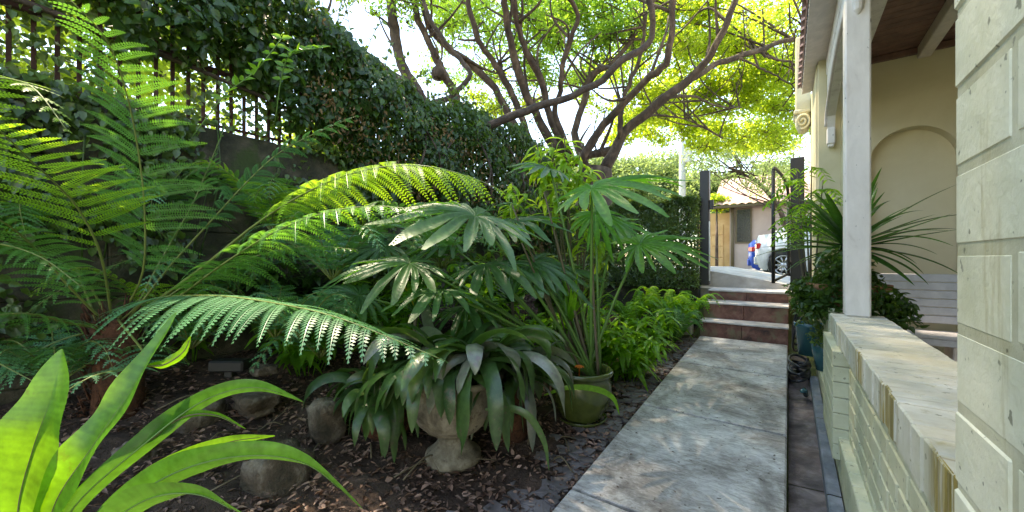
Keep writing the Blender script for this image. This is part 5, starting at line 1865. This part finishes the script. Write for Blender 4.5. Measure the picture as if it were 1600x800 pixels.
for (tx, ty, tz) in ((0.06, 4.35, 2.02), (0.16, 4.2, 1.98), (0.25, 4.4, 1.9), (-0.02, 4.5, 1.80), (0.12, 4.5, 1.7)):
    b = MB()
    pts = spline([(0.16, 4.3, 0.6), (0.16 + (tx - 0.16) * 0.5, 4.3, 1.3), (tx, ty, tz)], 14)
    b.tube(pts, np.linspace(0.011, 0.004, 14), 6)
    c = b.obj("stem", M['cane'], t)
    f = MB()
    for k in range(9):
        az = RNG.uniform(0, 6.28)
        o_ = pts[RNG.integers(8, 14)]
        C = np.array([o_ + np.array([math.cos(az), math.sin(az), 0]) * s * 0.17 + np.array([0, 0, 0.07 * s - 0.16 * s * s]) for s in np.linspace(0, 1, 7)])
        f.tube(C, 0.0015, 3)
        f.leaves(C[1:], np.array([math.cos(az + 1.3), math.sin(az + 1.3), -0.5]) + RNG.normal(0, 0.1, (6, 3)), np.array([[0, 0, 1.0]] * 6), 0.075, 0.024, 0.35)
        f.leaves(C[1:], np.array([math.cos(az - 1.3), math.sin(az - 1.3), -0.5]) + RNG.normal(0, 0.1, (6, 3)), np.array([[0, 0, 1.0]] * 6), 0.075, 0.024, 0.35)
    f.obj("leaflets", M['lance'], c)
b = MB()
b.lathe((0.16, 4.3, 0.35), [(0, 0), (0.09, 0), (0.115, 0.24), (0.125, 0.25), (0.125, 0.28), (0.105, 0.28), (0.10, 0.25), (0, 0.24)], 28)
b.obj("pot", M['bluepot'], t)
t = thing("trailing_plant", "small trailing plant in a teal pot on the plinth below the planter", "plant", (0.235, 3.85, 0.33))
b = MB()
b.lathe((0.235, 3.85, 0.33), [(0, 0), (0.06, 0), (0.085, 0.14), (0.09, 0.2), (0.08, 0.2), (0.07, 0.17), (0, 0.16)], 24)
b.obj("pot", M['bluepot'], t)
f = MB()
for k in range(9):
    blob_leaves(f, (0.20 + RNG.normal(0, 0.05), 3.8 + RNG.normal(0, 0.08), RNG.uniform(0.45, 0.85)), (0.06, 0.07, 0.09), 50, 0.04)
f.obj("foliage", M['hedge'], t)
hs = thing("garden_hose", "black coiled garden hose lying in the drain beside the brick steps", "hose", (0.08, 4.3, 0.14))
b = MB()
th = np.linspace(0, 2 * math.pi * 7, 220)
rr = 0.075 + 0.012 * np.sin(th * 0.37)
b.tube(np.stack([0.075 + rr * np.cos(th) * 0.85, 4.15 + rr * 2.0 * np.sin(th), 0.17 + 0.014 * th / 6.28 * 1.6 + 0.02 * np.sin(th * 1.3)], 1), 0.011, 7)
th = np.linspace(0, 2 * math.pi * 3, 110)
b.tube(np.stack([0.085 + 0.05 * np.cos(th), 4.7 + 0.13 * np.sin(th), 0.42 + 0.17 * np.cos(th + 1) + 0.01 * th], 1), 0.011, 7)
b.obj("coil", M['hose'], hs)
b = MB()
b.tube([(0.11, 3.75, 0.14), (0.1, 3.7, 0.19), (0.08, 3.62, 0.2)], [0.018, 0.02, 0.012], 8)
b.obj("nozzle", M['bluepot'], hs)

# ------------------------------------------------------------------ stones and ground litter
def rock(name, label, c, dims, mat, seed, flat=False):
    rg = np.random.default_rng(seed)
    b = MB()
    nu, nv = 22, 14
    V = []
    kx = rg.normal(size=(6, 3)); ka = rg.uniform(0, 6, 6)
    for j in range(nv + 1):
        ph_ = math.pi * j / nv
        for i in range(nu):
            th_ = 2 * math.pi * i / nu
            d = np.array([math.sin(ph_) * math.cos(th_), math.sin(ph_) * math.sin(th_), math.cos(ph_)])
            r_ = 1 + sum(0.07 * math.sin(2.2 * kx[q] @ d + ka[q]) for q in range(6)) + sum(0.03 * math.sin(6.5 * kx[q] @ d + ka[q]) for q in range(6)) + rg.normal(0, 0.012)
            d2 = np.sign(d) * np.abs(d) ** 0.62
            V.append(np.asarray(c) + d2 * r_ * np.asarray(dims) / 2)
    b.add(V, [(j * nu + i, j * nu + (i + 1) % nu, (j + 1) * nu + (i + 1) % nu, (j + 1) * nu + i) for j in range(nv) for i in range(nu)])
    return tag(b.obj(name, mat, origin=c), label, "stone")

def on_bed(u, v, d):
    p = at(u, v, d)
    p[2] = bed_z(p[0], p[1])
    return p
rock("garden_stone", "pale upright stone at the bottom edge below the nest fern leaf", on_bed(440, 780, 1.85) + (0, 0, 0.0), (0.15, 0.26, 0.26), M['stone'], 3)
rock("garden_stone", "flat-topped brown stone right of the black lamp box", on_bed(400, 620, 2.35) + (0, 0, 0.07), (0.28, 0.2, 0.14), M['stone'], 4)
rock("garden_stone", "brown stone under the lit litter, left of the lamp box", on_bed(300, 640, 2.2) + (0, 0, 0.03), (0.22, 0.24, 0.16), M['stone'], 5)
rock("garden_stone", "mossy upright stone left of the urn, half hidden by strap leaves", on_bed(510, 690, 2.2) + (0, 0, 0.06), (0.18, 0.2, 0.30), M['stone'], 6)
rock("garden_stone", "low stone at the lower left behind the broad nest fern leaf", on_bed(210, 720, 1.9) + (0, 0, 0.0), (0.2, 0.16, 0.14), M['stone'], 8)
rock("garden_stone", "small pale stone on top of the brown stones", on_bed(415, 595, 2.45) + (0, 0, 0.22), (0.14, 0.12, 0.06), M['stone'], 9)
lb_ = on_bed(360, 590, 2.45)
t = thing("garden_lamp", "small black garden lamp box sitting among the brown stones", "lamp", tuple(lb_ + (0, 0, 0.15)))
b = MB()
b.box(lb_ + (0, 0, 0.225), (0.22, 0.10, 0.07), 0.01, rz=YAW)
b.obj("housing", M['black'], t, smooth=False)
b = MB()
b.box(lb_ + (0, 0, 0.175) , (0.05, 0.05, 0.05), 0.005, rz=YAW)
b.obj("base", M['black'], t, smooth=False)

lt = MB()
n = 30000
x = -0.83 - 2.7 * RNG.random(n) ** 1.15
y = RNG.uniform(-0.8, 5.6, n)
z = np.array([bed_z(a, b_) for a, b_ in zip(x, y)]) + RNG.uniform(0.003, 0.025, n)
L = RNG.uniform(0.012, 0.05, n)
N = np.array([0, 0, 1.0]) + RNG.normal(0, 0.35, (n, 3))
lt.leaves(np.stack([x, y, z], 1), RNG.normal(0, 1, (n, 3)) * [1, 1, 0.25], N, L, L * RNG.uniform(0.25, 0.7, n), RNG.random(n) ** 1.6, 0.15)
o = lt.obj("bark_litter", M['litter'])
o['kind'] = 'stuff'
tag(o, "dark brown bark and dead leaf litter covering the garden bed", "leaf litter")
M['slate'] = mottled("slate_chips", [(0.3, (0.06, 0.05, 0.05)), (0.7, (0.22, 0.19, 0.19))], 8, 0.6, 0.5, 60, 0.004)
sc_ = MB()
for k in range(520):
    yy = RNG.uniform(0.4, 5.0)
    xx = -0.87 - abs(RNG.normal(0, 0.13)) - 0.03
    zz = bed_z(xx, yy) + RNG.uniform(0.004, 0.02)
    tl = rvec() * 0.15
    R_ = np.eye(3) + np.array([[0, 0, tl[0]], [0, 0, tl[1]], [-tl[0], -tl[1], 0]])
    sc_.box((xx, yy, zz), (RNG.uniform(0.03, 0.085), RNG.uniform(0.03, 0.10), 0.010), 0.002, rz=RNG.uniform(0, 3), tilt=R_)
o = sc_.obj("slate_chips", M['slate'], smooth=False)
o['kind'] = 'stuff'
tag(o, "flat dark slate chips strewn along the path edge", "slate chips")
dd = MB()
n = 130
x = RNG.uniform(-0.84, -0.02, n); y = RNG.uniform(0.6, 5.0, n)
z = np.array([path_z(q) for q in y]) + 0.003
L = RNG.uniform(0.006, 0.022, n)
dd.leaves(np.stack([x, y, z], 1), RNG.normal(0, 1, (n, 3)) * [1, 1, 0.1], np.array([0, 0, 1.0]) + RNG.normal(0, 0.2, (n, 3)), L, L * 0.5, RNG.random(n) * 0.4, 0.1)
o = dd.obj("path_debris", M['litter'])
o['kind'] = 'stuff'
tag(o, "tiny dead leaf bits scattered on the concrete slabs", "debris")
tw = MB()
for k in range(26):
    p = on_bed(RNG.uniform(300, 900), RNG.uniform(600, 790), RNG.uniform(1.9, 2.6)) + (0, 0, 0.02)
    a = RNG.uniform(0, 6.28)
    ll = RNG.uniform(0.1, 0.35)
    d = np.array([math.cos(a), math.sin(a), 0])
    tw.tube(spline([p, p + d * ll / 2 + (0, 0, RNG.uniform(0.01, 0.06)), p + d * ll], 7), RNG.uniform(0.002, 0.005), 5)
o = tw.obj("fallen_twigs", M['cane'])
o['kind'] = 'stuff'
tag(o, "thin brown twigs and trailing roots lying over the litter", "twigs")
t = thing("trailing_leaf", "single arching green leaf hanging in front of the glazed pot", "leaf", tuple(at(860, 610, 2.3)))
b = MB()
P = spline(AP((850, 618, 2.35), (885, 606, 2.3), (930, 608, 2.28), (958, 622, 2.28), (968, 648, 2.28)), 16)
b.ribbon(P, 0.017 * np.sin(np.linspace(0.15, 3.1, 16)) + 0.001, UPV, 0.2, 0.8)
b.obj("blade", M['lance'], t)
b = MB()
P = spline(AP((758, 640, 1.95), (790, 637, 1.93), (825, 650, 1.9), (850, 690, 1.9), (858, 735, 1.9)), 16)
b.ribbon(P, 0.018 * np.sin(np.linspace(0.3, 3.1, 16)) + 0.001, UPV * 0.7 + RT * 0.5, 0.3, 0.9)
tag(b.obj("drooping_leaf", M['strap'], origin=at(758, 640, 1.95)), "long olive strap leaf drooping to the ground between urn and glazed pot", "leaf")

# ------------------------------------------------------------------ trees
def limb(mb, pts, r0, r1, n=26, sides=10):
    P = spline(pts, n)
    P = P + RNG.normal(0, 0.008, P.shape)
    R = np.linspace(r0, r1, n) * (1 + 0.06 * np.sin(np.linspace(0, 14, n) + RNG.uniform(0, 6)))
    mb.tube(P, R, sides)
    return P

main = thing("spreading_tree", "large spreading street tree with many curving limbs and a sunlit yellow-green canopy", "tree", tuple(at(930, 330, 7.5)))
base = at(925, 262, 7.2)
b = MB()
limb(b, [at(925, 400, 7.3), at(928, 320, 7.25), at(930, 262, 7.2)], 0.36, 0.30, 12, 16)
b.obj("trunk", M['bark'], main)
L_ = [  # pixel column, row, depth ; start radius, end radius ; lit bark?
    ([(890, 262, 7.1), (852, 205, 6.9), (828, 160, 6.6), (803, 90, 6.2), (790, 20, 5.8), (785, -60, 5.4)], 0.15, 0.07),
    ([(895, 262, 7.1), (862, 190, 6.9), (845, 125, 6.6), (822, 80, 6.3), (806, 25, 6.0), (798, -60, 5.6)], 0.12, 0.06),
    ([(900, 258, 7.0), (878, 208, 6.7), (867, 170, 6.5), (875, 145, 6.3), (878, 112, 6.1), (890, 65, 5.9), (903, 20, 5.7), (870, -20, 5.4)], 0.085, 0.05),
    ([(915, 262, 7.3), (898, 205, 7.4), (914, 155, 7.4), (922, 120, 7.4), (960, 95, 7.2), (1000, 40, 7.0), (1040, -40, 6.8)], 0.13, 0.05),
    ([(905, 255, 7.1), (935, 205, 6.9), (962, 175, 6.6), (988, 148, 6.3), (1012, 122, 6.0), (1038, 103, 5.8), (1048, 62, 5.6), (1052, 0, 5.4), (1055, -60, 5.2)], 0.12, 0.06),
    ([(945, 265, 7.2), (962, 232, 7.1), (975, 205, 7.0), (1004, 183, 6.8), (1036, 155, 6.6), (1080, 122, 6.4), (1106, 90, 6.2), (1126, 55, 6.0), (1143, 18, 5.9), (1160, -40, 5.8)], 0.17, 0.06),
    ([(968, 215, 7.0), (972, 165, 6.9), (986, 125, 6.8), (1002, 82, 6.7), (1010, 20, 6.5)], 0.08, 0.04),
    ([(1078, 124, 6.5), (1125, 98, 6.6), (1182, 80, 6.7), (1225, 64, 6.8), (1262, 60, 6.9), (1330, 50, 7.0)], 0.085, 0.05),
    ([(1036, 155, 6.7), (1080, 150, 6.9), (1122, 166, 7.2), (1160, 168, 7.5)], 0.045, 0.02),
    ([(1182, 80, 6.7), (1210, 92, 6.9), (1240, 100, 7.0), (1280, 130, 7.2)], 0.04, 0.02),
    ([(1150, 88, 6.6), (1200, 112, 6.8), (1250, 140, 6.9)], 0.035, 0.015),
    ([(965, 235, 7.4), (930, 240, 7.6), (900, 250, 7.8)], 0.16, 0.1),
    ([(985, 190, 7.0), (1030, 180, 7.4), (1080, 190, 7.8), (1130, 215, 8.2)], 0.035, 0.015),
]
tips = []
for pts, r0, r1 in L_:
    b = MB()
    P = limb(b, [at(*q) for q in pts], r0 * 0.62, r1 * 0.62)
    for _ in range(4):
        s0_ = P[RNG.integers(8, 24)]
        e0_ = s0_ + np.array([RNG.normal(0, 0.5), RNG.normal(0, 0.4), RNG.uniform(0.3, 1.3)])
        b.tube(spline([s0_, (s0_ + e0_) / 2 + rvec() * 0.18, e0_], 9), np.linspace(r1 * 0.45, 0.01, 9), 6)
    tips.append(P)
    b.obj("limb", M['bark'], main)

second = thing("dark_limbed_tree", "tree with dark leaning limbs rising out of the ivy against the open sky", "tree", tuple(at(690, 330, 6.0)))
b = MB()
limb(b, [at(690, 330, 6.2), at(690, 250, 6.1), at(700, 195, 6.0)], 0.24, 0.2, 10, 14)
b.obj("trunk", M['bark_dark'], second)
L2_ = [
    ([(690, 215, 6.0), (655, 150, 5.8), (612, 118, 5.6), (575, 90, 5.4), (538, 62, 5.2), (495, 25, 5.0), (455, -5, 4.8), (400, -60, 4.6)], 0.11, 0.07, 'bark_dark'),
    ([(690, 210, 6.0), (656, 150, 5.9), (632, 110, 5.9), (618, 65, 5.9), (612, 10, 5.8), (605, -60, 5.7)], 0.125, 0.10, 'bark_dark'),
    ([(715, 200, 6.1), (712, 150, 6.1), (690, 110, 6.0), (672, 70, 5.9), (650, 20, 5.8), (640, -50, 5.7)], 0.10, 0.06, 'bark'),
    ([(655, 182, 5.4), (672, 165, 5.4), (705, 150, 5.3), (735, 117, 5.2), (715, 90, 5.2), (690, 60, 5.1), (668, 20, 5.0), (650, -40, 4.9)], 0.06, 0.035, 'bark_dark'),
    ([(742, 206, 5.2), (800, 181, 5.2), (850, 164, 5.2), (900, 146, 5.15), (943, 124, 5.1), (968, 96, 5.0), (1010, 72, 5.0), (1021, 40, 4.9), (1015, 0, 4.8), (1005, -60, 4.6)], 0.075, 0.05, 'bark_dark'),
    ([(830, 250, 6.8), (800, 190, 6.6), (770, 135, 6.4), (735, 100, 6.2), (700, 75, 6.0), (670, 40, 5.9), (655, -20, 5.8)], 0.11, 0.05, 'bark'),
    ([(835, 240, 6.8), (805, 160, 6.6), (780, 110, 6.4), (752, 70, 6.2), (735, 20, 6.0), (720, -50, 5.8)], 0.09, 0.05, 'bark'),
    ([(720, 86, 6.0), (760, 110, 6.3), (790, 115, 6.5)], 0.035, 0.02, 'bark'),
]
for pts, r0, r1, mt in L2_:
    b = MB()
    P = limb(b, [at(*q) for q in pts], r0 * 0.72, r1 * 0.7)
    for _ in range(2):
        s0_ = P[RNG.integers(10, 24)]
        e0_ = s0_ + np.array([RNG.normal(0, 0.4), RNG.normal(0, 0.4), RNG.uniform(0.2, 0.9)])
        b.tube(spline([s0_, (s0_ + e0_) / 2 + rvec() * 0.15, e0_], 9), np.linspace(r1 * 0.4, 0.008, 9), 6)
    tips.append(P)
    b.obj("limb", M[mt], second)
b = MB()
bp = at(686, 113, 5.95)
b.lathe(bp + (0, 0, -0.12), [(0, 0), (0.09, 0.03), (0.12, 0.1), (0.10, 0.18), (0, 0.22)], 14, wob=0.008)
b.obj("burl", M['bark'], second)

# twigs and crown
def crown_clump(f, tw_, c, rad, n, L, lo=0.1, hi=0.95):
    blob_leaves(f, c, rad, n, L, tlo=lo, thi=hi, up=0.7)
    for k in range(4):
        e = np.asarray(c) + RNG.normal(0, 0.6, 3) * np.asarray(rad)
        s = np.asarray(c) - np.array([0, 0, rad[2] * 0.5]) + RNG.normal(0, 0.25, 3) * np.asarray(rad)
        tw_.tube(spline([s, (s + e) / 2 + rvec() * 0.06, e], 6), np.linspace(0.012, 0.003, 6), 4)

allP = np.concatenate(tips)
fA, fB, tw_ = MB(), MB(), MB()
def near_limb_link(c):
    i = RNG.choice(np.argsort(np.linalg.norm(allP - c, axis=1))[:45])
    s = allP[i]
    if np.linalg.norm(s - c) < 3.0:
        m = (s + c) / 2 + rvec() * 0.15
        tw_.tube(spline([s, m, c], 10), np.linspace(0.022, 0.007, 10), 5)
NC = 0
def scatter(u0, u1, v0, v1, d0, d1, count, leaves=230, L=0.06, mb=None, rad=0.42, link=0.5):
    global NC
    for k in range(count):
        c = at(RNG.uniform(u0, u1), RNG.uniform(v0, v1), RNG.uniform(d0, d1))
        r_ = rad * RNG.uniform(0.7, 1.3)
        crown_clump(mb or fA, tw_, c, (r_, r_, r_ * 0.45), leaves, L)
        if RNG.random() < link:
            near_limb_link(c)
        NC += 1
# bright canopy on the right, getting nearer towards the top of the picture
scatter(1010, 1262, 130, 205, 8.5, 11.5, 46, 260, 0.09)
scatter(1050, 1262, 70, 150, 8.0, 10.5, 40, 260, 0.085)
scatter(1000, 1262, -20, 80, 7.0, 9.5, 50, 260, 0.08)
scatter(860, 1040, -20, 70, 6.8, 9.0, 36, 230, 0.075, fB)
scatter(880, 1010, 60, 130, 8.0, 10.0, 9, 190, 0.08, fB)
scatter(690, 880, -20, 60, 6.5, 8.5, 24, 220, 0.072, fB)
scatter(700, 860, 60, 130, 7.5, 9.5, 9, 180, 0.075, fB)
scatter(740, 850, 110, 190, 8.5, 10.5, 9, 230, 0.08)
scatter(520, 650, -25, 10, 5.2, 6.5, 9, 190, 0.06, fB, 0.3)
scatter(570, 640, 10, 40, 5.4, 6.2, 3, 90, 0.055, fB, 0.22)
scatter(1080, 1262, 190, 232, 9.5, 12.5, 34, 220, 0.09)
scatter(960, 1080, 170, 225, 10.5, 13.0, 22, 200, 0.1)
scatter(900, 1060, 90, 180, 8.5, 11.0, 16, 220, 0.085)
scatter(640, 900, -20, 150, 7.0, 9.5, 40, 180, 0.07, fB)
# canopy overhead, above the picture: it shades the path, the verandah and the bed
GAPS = [at(*q) for q in ((660, 265, 2.15), (740, 280, 2.1), (560, 270, 2.2), (60, 650, 0.9), (200, 640, 0.93), (20, 220, 1.45), (70, 270, 1.7), (200, 465, 1.9), (880, 250, 3.2), (300, 600, 2.2), (430, 640, 2.2), (240, 730, 2.0), (560, 620, 2.4), (380, 700, 2.0), (130, 70, 1.6), (340, 660, 2.1), (1060, 460, 4.9))]
SD = np.array(sun_dir)
for k in range(60):
    c = np.array([RNG.uniform(-5.5, 2.5), RNG.uniform(3.0, 9.5), RNG.uniform(6.4, 8.6)])
    if min(np.linalg.norm(np.cross(c - g_, SD)) for g_ in GAPS) < 0.46:
        continue
    crown_clump(fB, tw_, c, (0.55, 0.55, 0.3), 150, 0.11)
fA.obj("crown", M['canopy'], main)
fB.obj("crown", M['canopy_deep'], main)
tw_.obj("twigs", M['bark'], main)

shade_tree = thing("added_shade_tree", "added tall tree out of view, its crown placed to shade the path and bed", "tree", (-9.6, -0.6, 2.15))  # unseen tree, added to block and soften the sun
b = MB()
limb(b, [(-9.6, -0.6, 2.1), (-9.5, -0.4, 5.0), (-9.0, 0.2, 9.0), (-8.6, 1.2, 14.5)], 0.34, 0.12)
b.obj("trunk", M['bark'], shade_tree)
f, sm = MB(), MB()
hub = np.array([-9.0, 0.2, 9.0])
for k in range(330):
    c = np.array([RNG.uniform(-13.0, -5.2), RNG.uniform(-1.0, 9.5), RNG.uniform(14.0, 17.5)])
    dist_gap = min(np.linalg.norm(np.cross(c - g_, SD)) for g_ in GAPS)
    if dist_gap < 0.55:
        continue
    blob_leaves(f, c, (0.9, 0.9, 0.4), 105, 0.10, up=0.7)
    if k % 8 == 0:
        sm.tube(spline([hub, (hub + c) / 2 + rvec() * 0.5, c], 12), np.linspace(0.07, 0.012, 12), 5)
for k in range(240):  # extra clumps set along the sun direction to shade path and bed
    tg_ = np.array([RNG.uniform(-2.1, 0.7), RNG.uniform(0.2, 5.2), RNG.uniform(0, 1.2)]) if k < 190 else np.array([RNG.uniform(-1.0, 0.1), RNG.uniform(1.0, 3.0), 0.1])
    c = tg_ + SD * RNG.uniform(16.5, 19.5)
    if min(np.linalg.norm(np.cross(c - g_, SD)) for g_ in GAPS) < 0.5:
        continue
    blob_leaves(f, c, (0.8, 0.8, 0.4), 90, 0.10, up=0.7)
    if k % 5 == 0:
        sm.tube(spline([hub, (hub + c) / 2 + rvec() * 0.5, c], 12), np.linspace(0.06, 0.012, 12), 5)
f.obj("crown", M['canopy_deep'], shade_tree)
sm.obj("limbs", M['bark'], shade_tree)

# trees and bushes farther off across the street
def far_tree(name, label, base_, h, w_, mat, nl, L, trunk=True, nclump=26):
    t = thing(name, label, "tree", tuple(base_), "trees beyond the street")
    f = MB()
    for k in range(nclump):
        a = RNG.uniform(0, 6.28)
        r_ = w_ * math.sqrt(RNG.random())
        zz = h * RNG.uniform(0.38 if trunk else 0.1, 0.97)
        r_ *= 1 - 0.6 * max(0, (zz / h - 0.6) / 0.4)
        c = np.asarray(base_) + np.array([r_ * math.cos(a), r_ * math.sin(a), zz])
        s_ = w_ * 0.34 * RNG.uniform(0.7, 1.3)
        blob_leaves(f, c, (s_, s_, s_ * 0.6), nl, L, up=0.6)
    f.obj("crown", mat, t)
    b = MB()
    for k in range(5 if trunk else 2):
        a = RNG.uniform(0, 6.28)
        b.tube(spline([base_, np.asarray(base_) + np.array([0, 0, h * 0.35]), np.asarray(base_) + np.array([w_ * 0.6 * math.cos(a), w_ * 0.6 * math.sin(a), h * 0.8])], 10),
               np.linspace(0.16, 0.05, 10), 8)
    b.obj("trunk", M['bark'], t)
FT = [("tall pale green tree behind the utility pole", (1035, 30), 8.5, 3.6), ("hazy grey-green tree left of the utility pole", (960, 28), 8.0, 3.6),
      ("round tree above the roof of the pink house", (1200, 34), 9, 3.5), ("olive tree between the pole and the black gate post", (1100, 27), 6.5, 2.8),
      ("far tree behind the trunk of the spreading tree", (880, 32), 9.0, 3.8), ("low grey-green tree just behind the roof of the pink house", (1160, 27), 6.6, 2.6)]
for lb, (u, d), h, w_ in FT:
    p = at(u, 404, d); p[2] = 0.6
    far_tree("street_tree", lb, tuple(p), h, w_, M['far_leaf'], 420, 0.24, nclump=34)
p = at(1230, 404, 15.5); p[2] = 0.62
t = thing("grey_green_tree", "loose grey-green tree hanging over the pink house roof, between the two black gate posts", "tree", tuple(p))
f, sm = MB(), MB()
Pm = spline([p, at(1225, 345, 15.5), at(1190, 290, 15.2), at(1140, 262, 15)], 16)
b = MB(); b.tube(Pm, np.linspace(0.12, 0.04, 16), 8); b.obj("trunk", M['bark'], t)
for (u_, v_, d_) in [(RNG.uniform(1075, 1255), RNG.uniform(218, 300), RNG.uniform(13.5, 16.5)) for _ in range(52)]:
    if u_ < 1150 and v_ > 285: continue
    c = at(u_, v_, d_)
    blob_leaves(f, c, (0.55, 0.55, 0.28), 110, 0.13, wr=0.4)
    s0_ = Pm[RNG.integers(6, 16)]
    if RNG.random() < 0.5:
        sm.tube(spline([s0_, (s0_ + c) / 2 + rvec() * 0.2, c], 8), np.linspace(0.03, 0.01, 8), 5)
f.obj("crown", M['far_leaf'], t)
sm.obj("branches", M['bark'], t)
b_ = at(1120, 404, 17); b_[2] = 0.6
t = thing("overhanging_shrub", "yellow-green shrub leaning over the garage wall beside the pink house", "shrub", tuple(b_))
f = MB()
for k in range(12):
    c = at(RNG.uniform(1112, 1135), RNG.uniform(308, 326), 17.5)
    blob_leaves(f, c, (0.35, 0.35, 0.22), 130, 0.11)
f.obj("foliage", M['canopy'], t)
sm = MB(); sm.tube([b_, b_ + (0, 0, 1.5), at(1120, 325, 17.4)], [0.07, 0.06, 0.03], 7)
sm.obj("stem", M['bark'], t)
t = thing("roof_creeper", "olive creeper sprawling along the eave of the pink house", "plant", tuple(at(1150, 335, 18.8)))
f = MB()
for k in range(16):
    c = at(RNG.uniform(1142, 1182), RNG.uniform(296, 322), 18.9)
    blob_leaves(f, c, (0.4, 0.35, 0.2), 110, 0.12)
f.obj("foliage", M['far_leaf'], t)
sm = MB(); sm.tube(spline([at(1150, 385, 19.2), at(1148, 350, 19.0), at(1160, 312, 18.8)], 8), 0.05, 6)
sm.obj("stem", M['bark'], t)
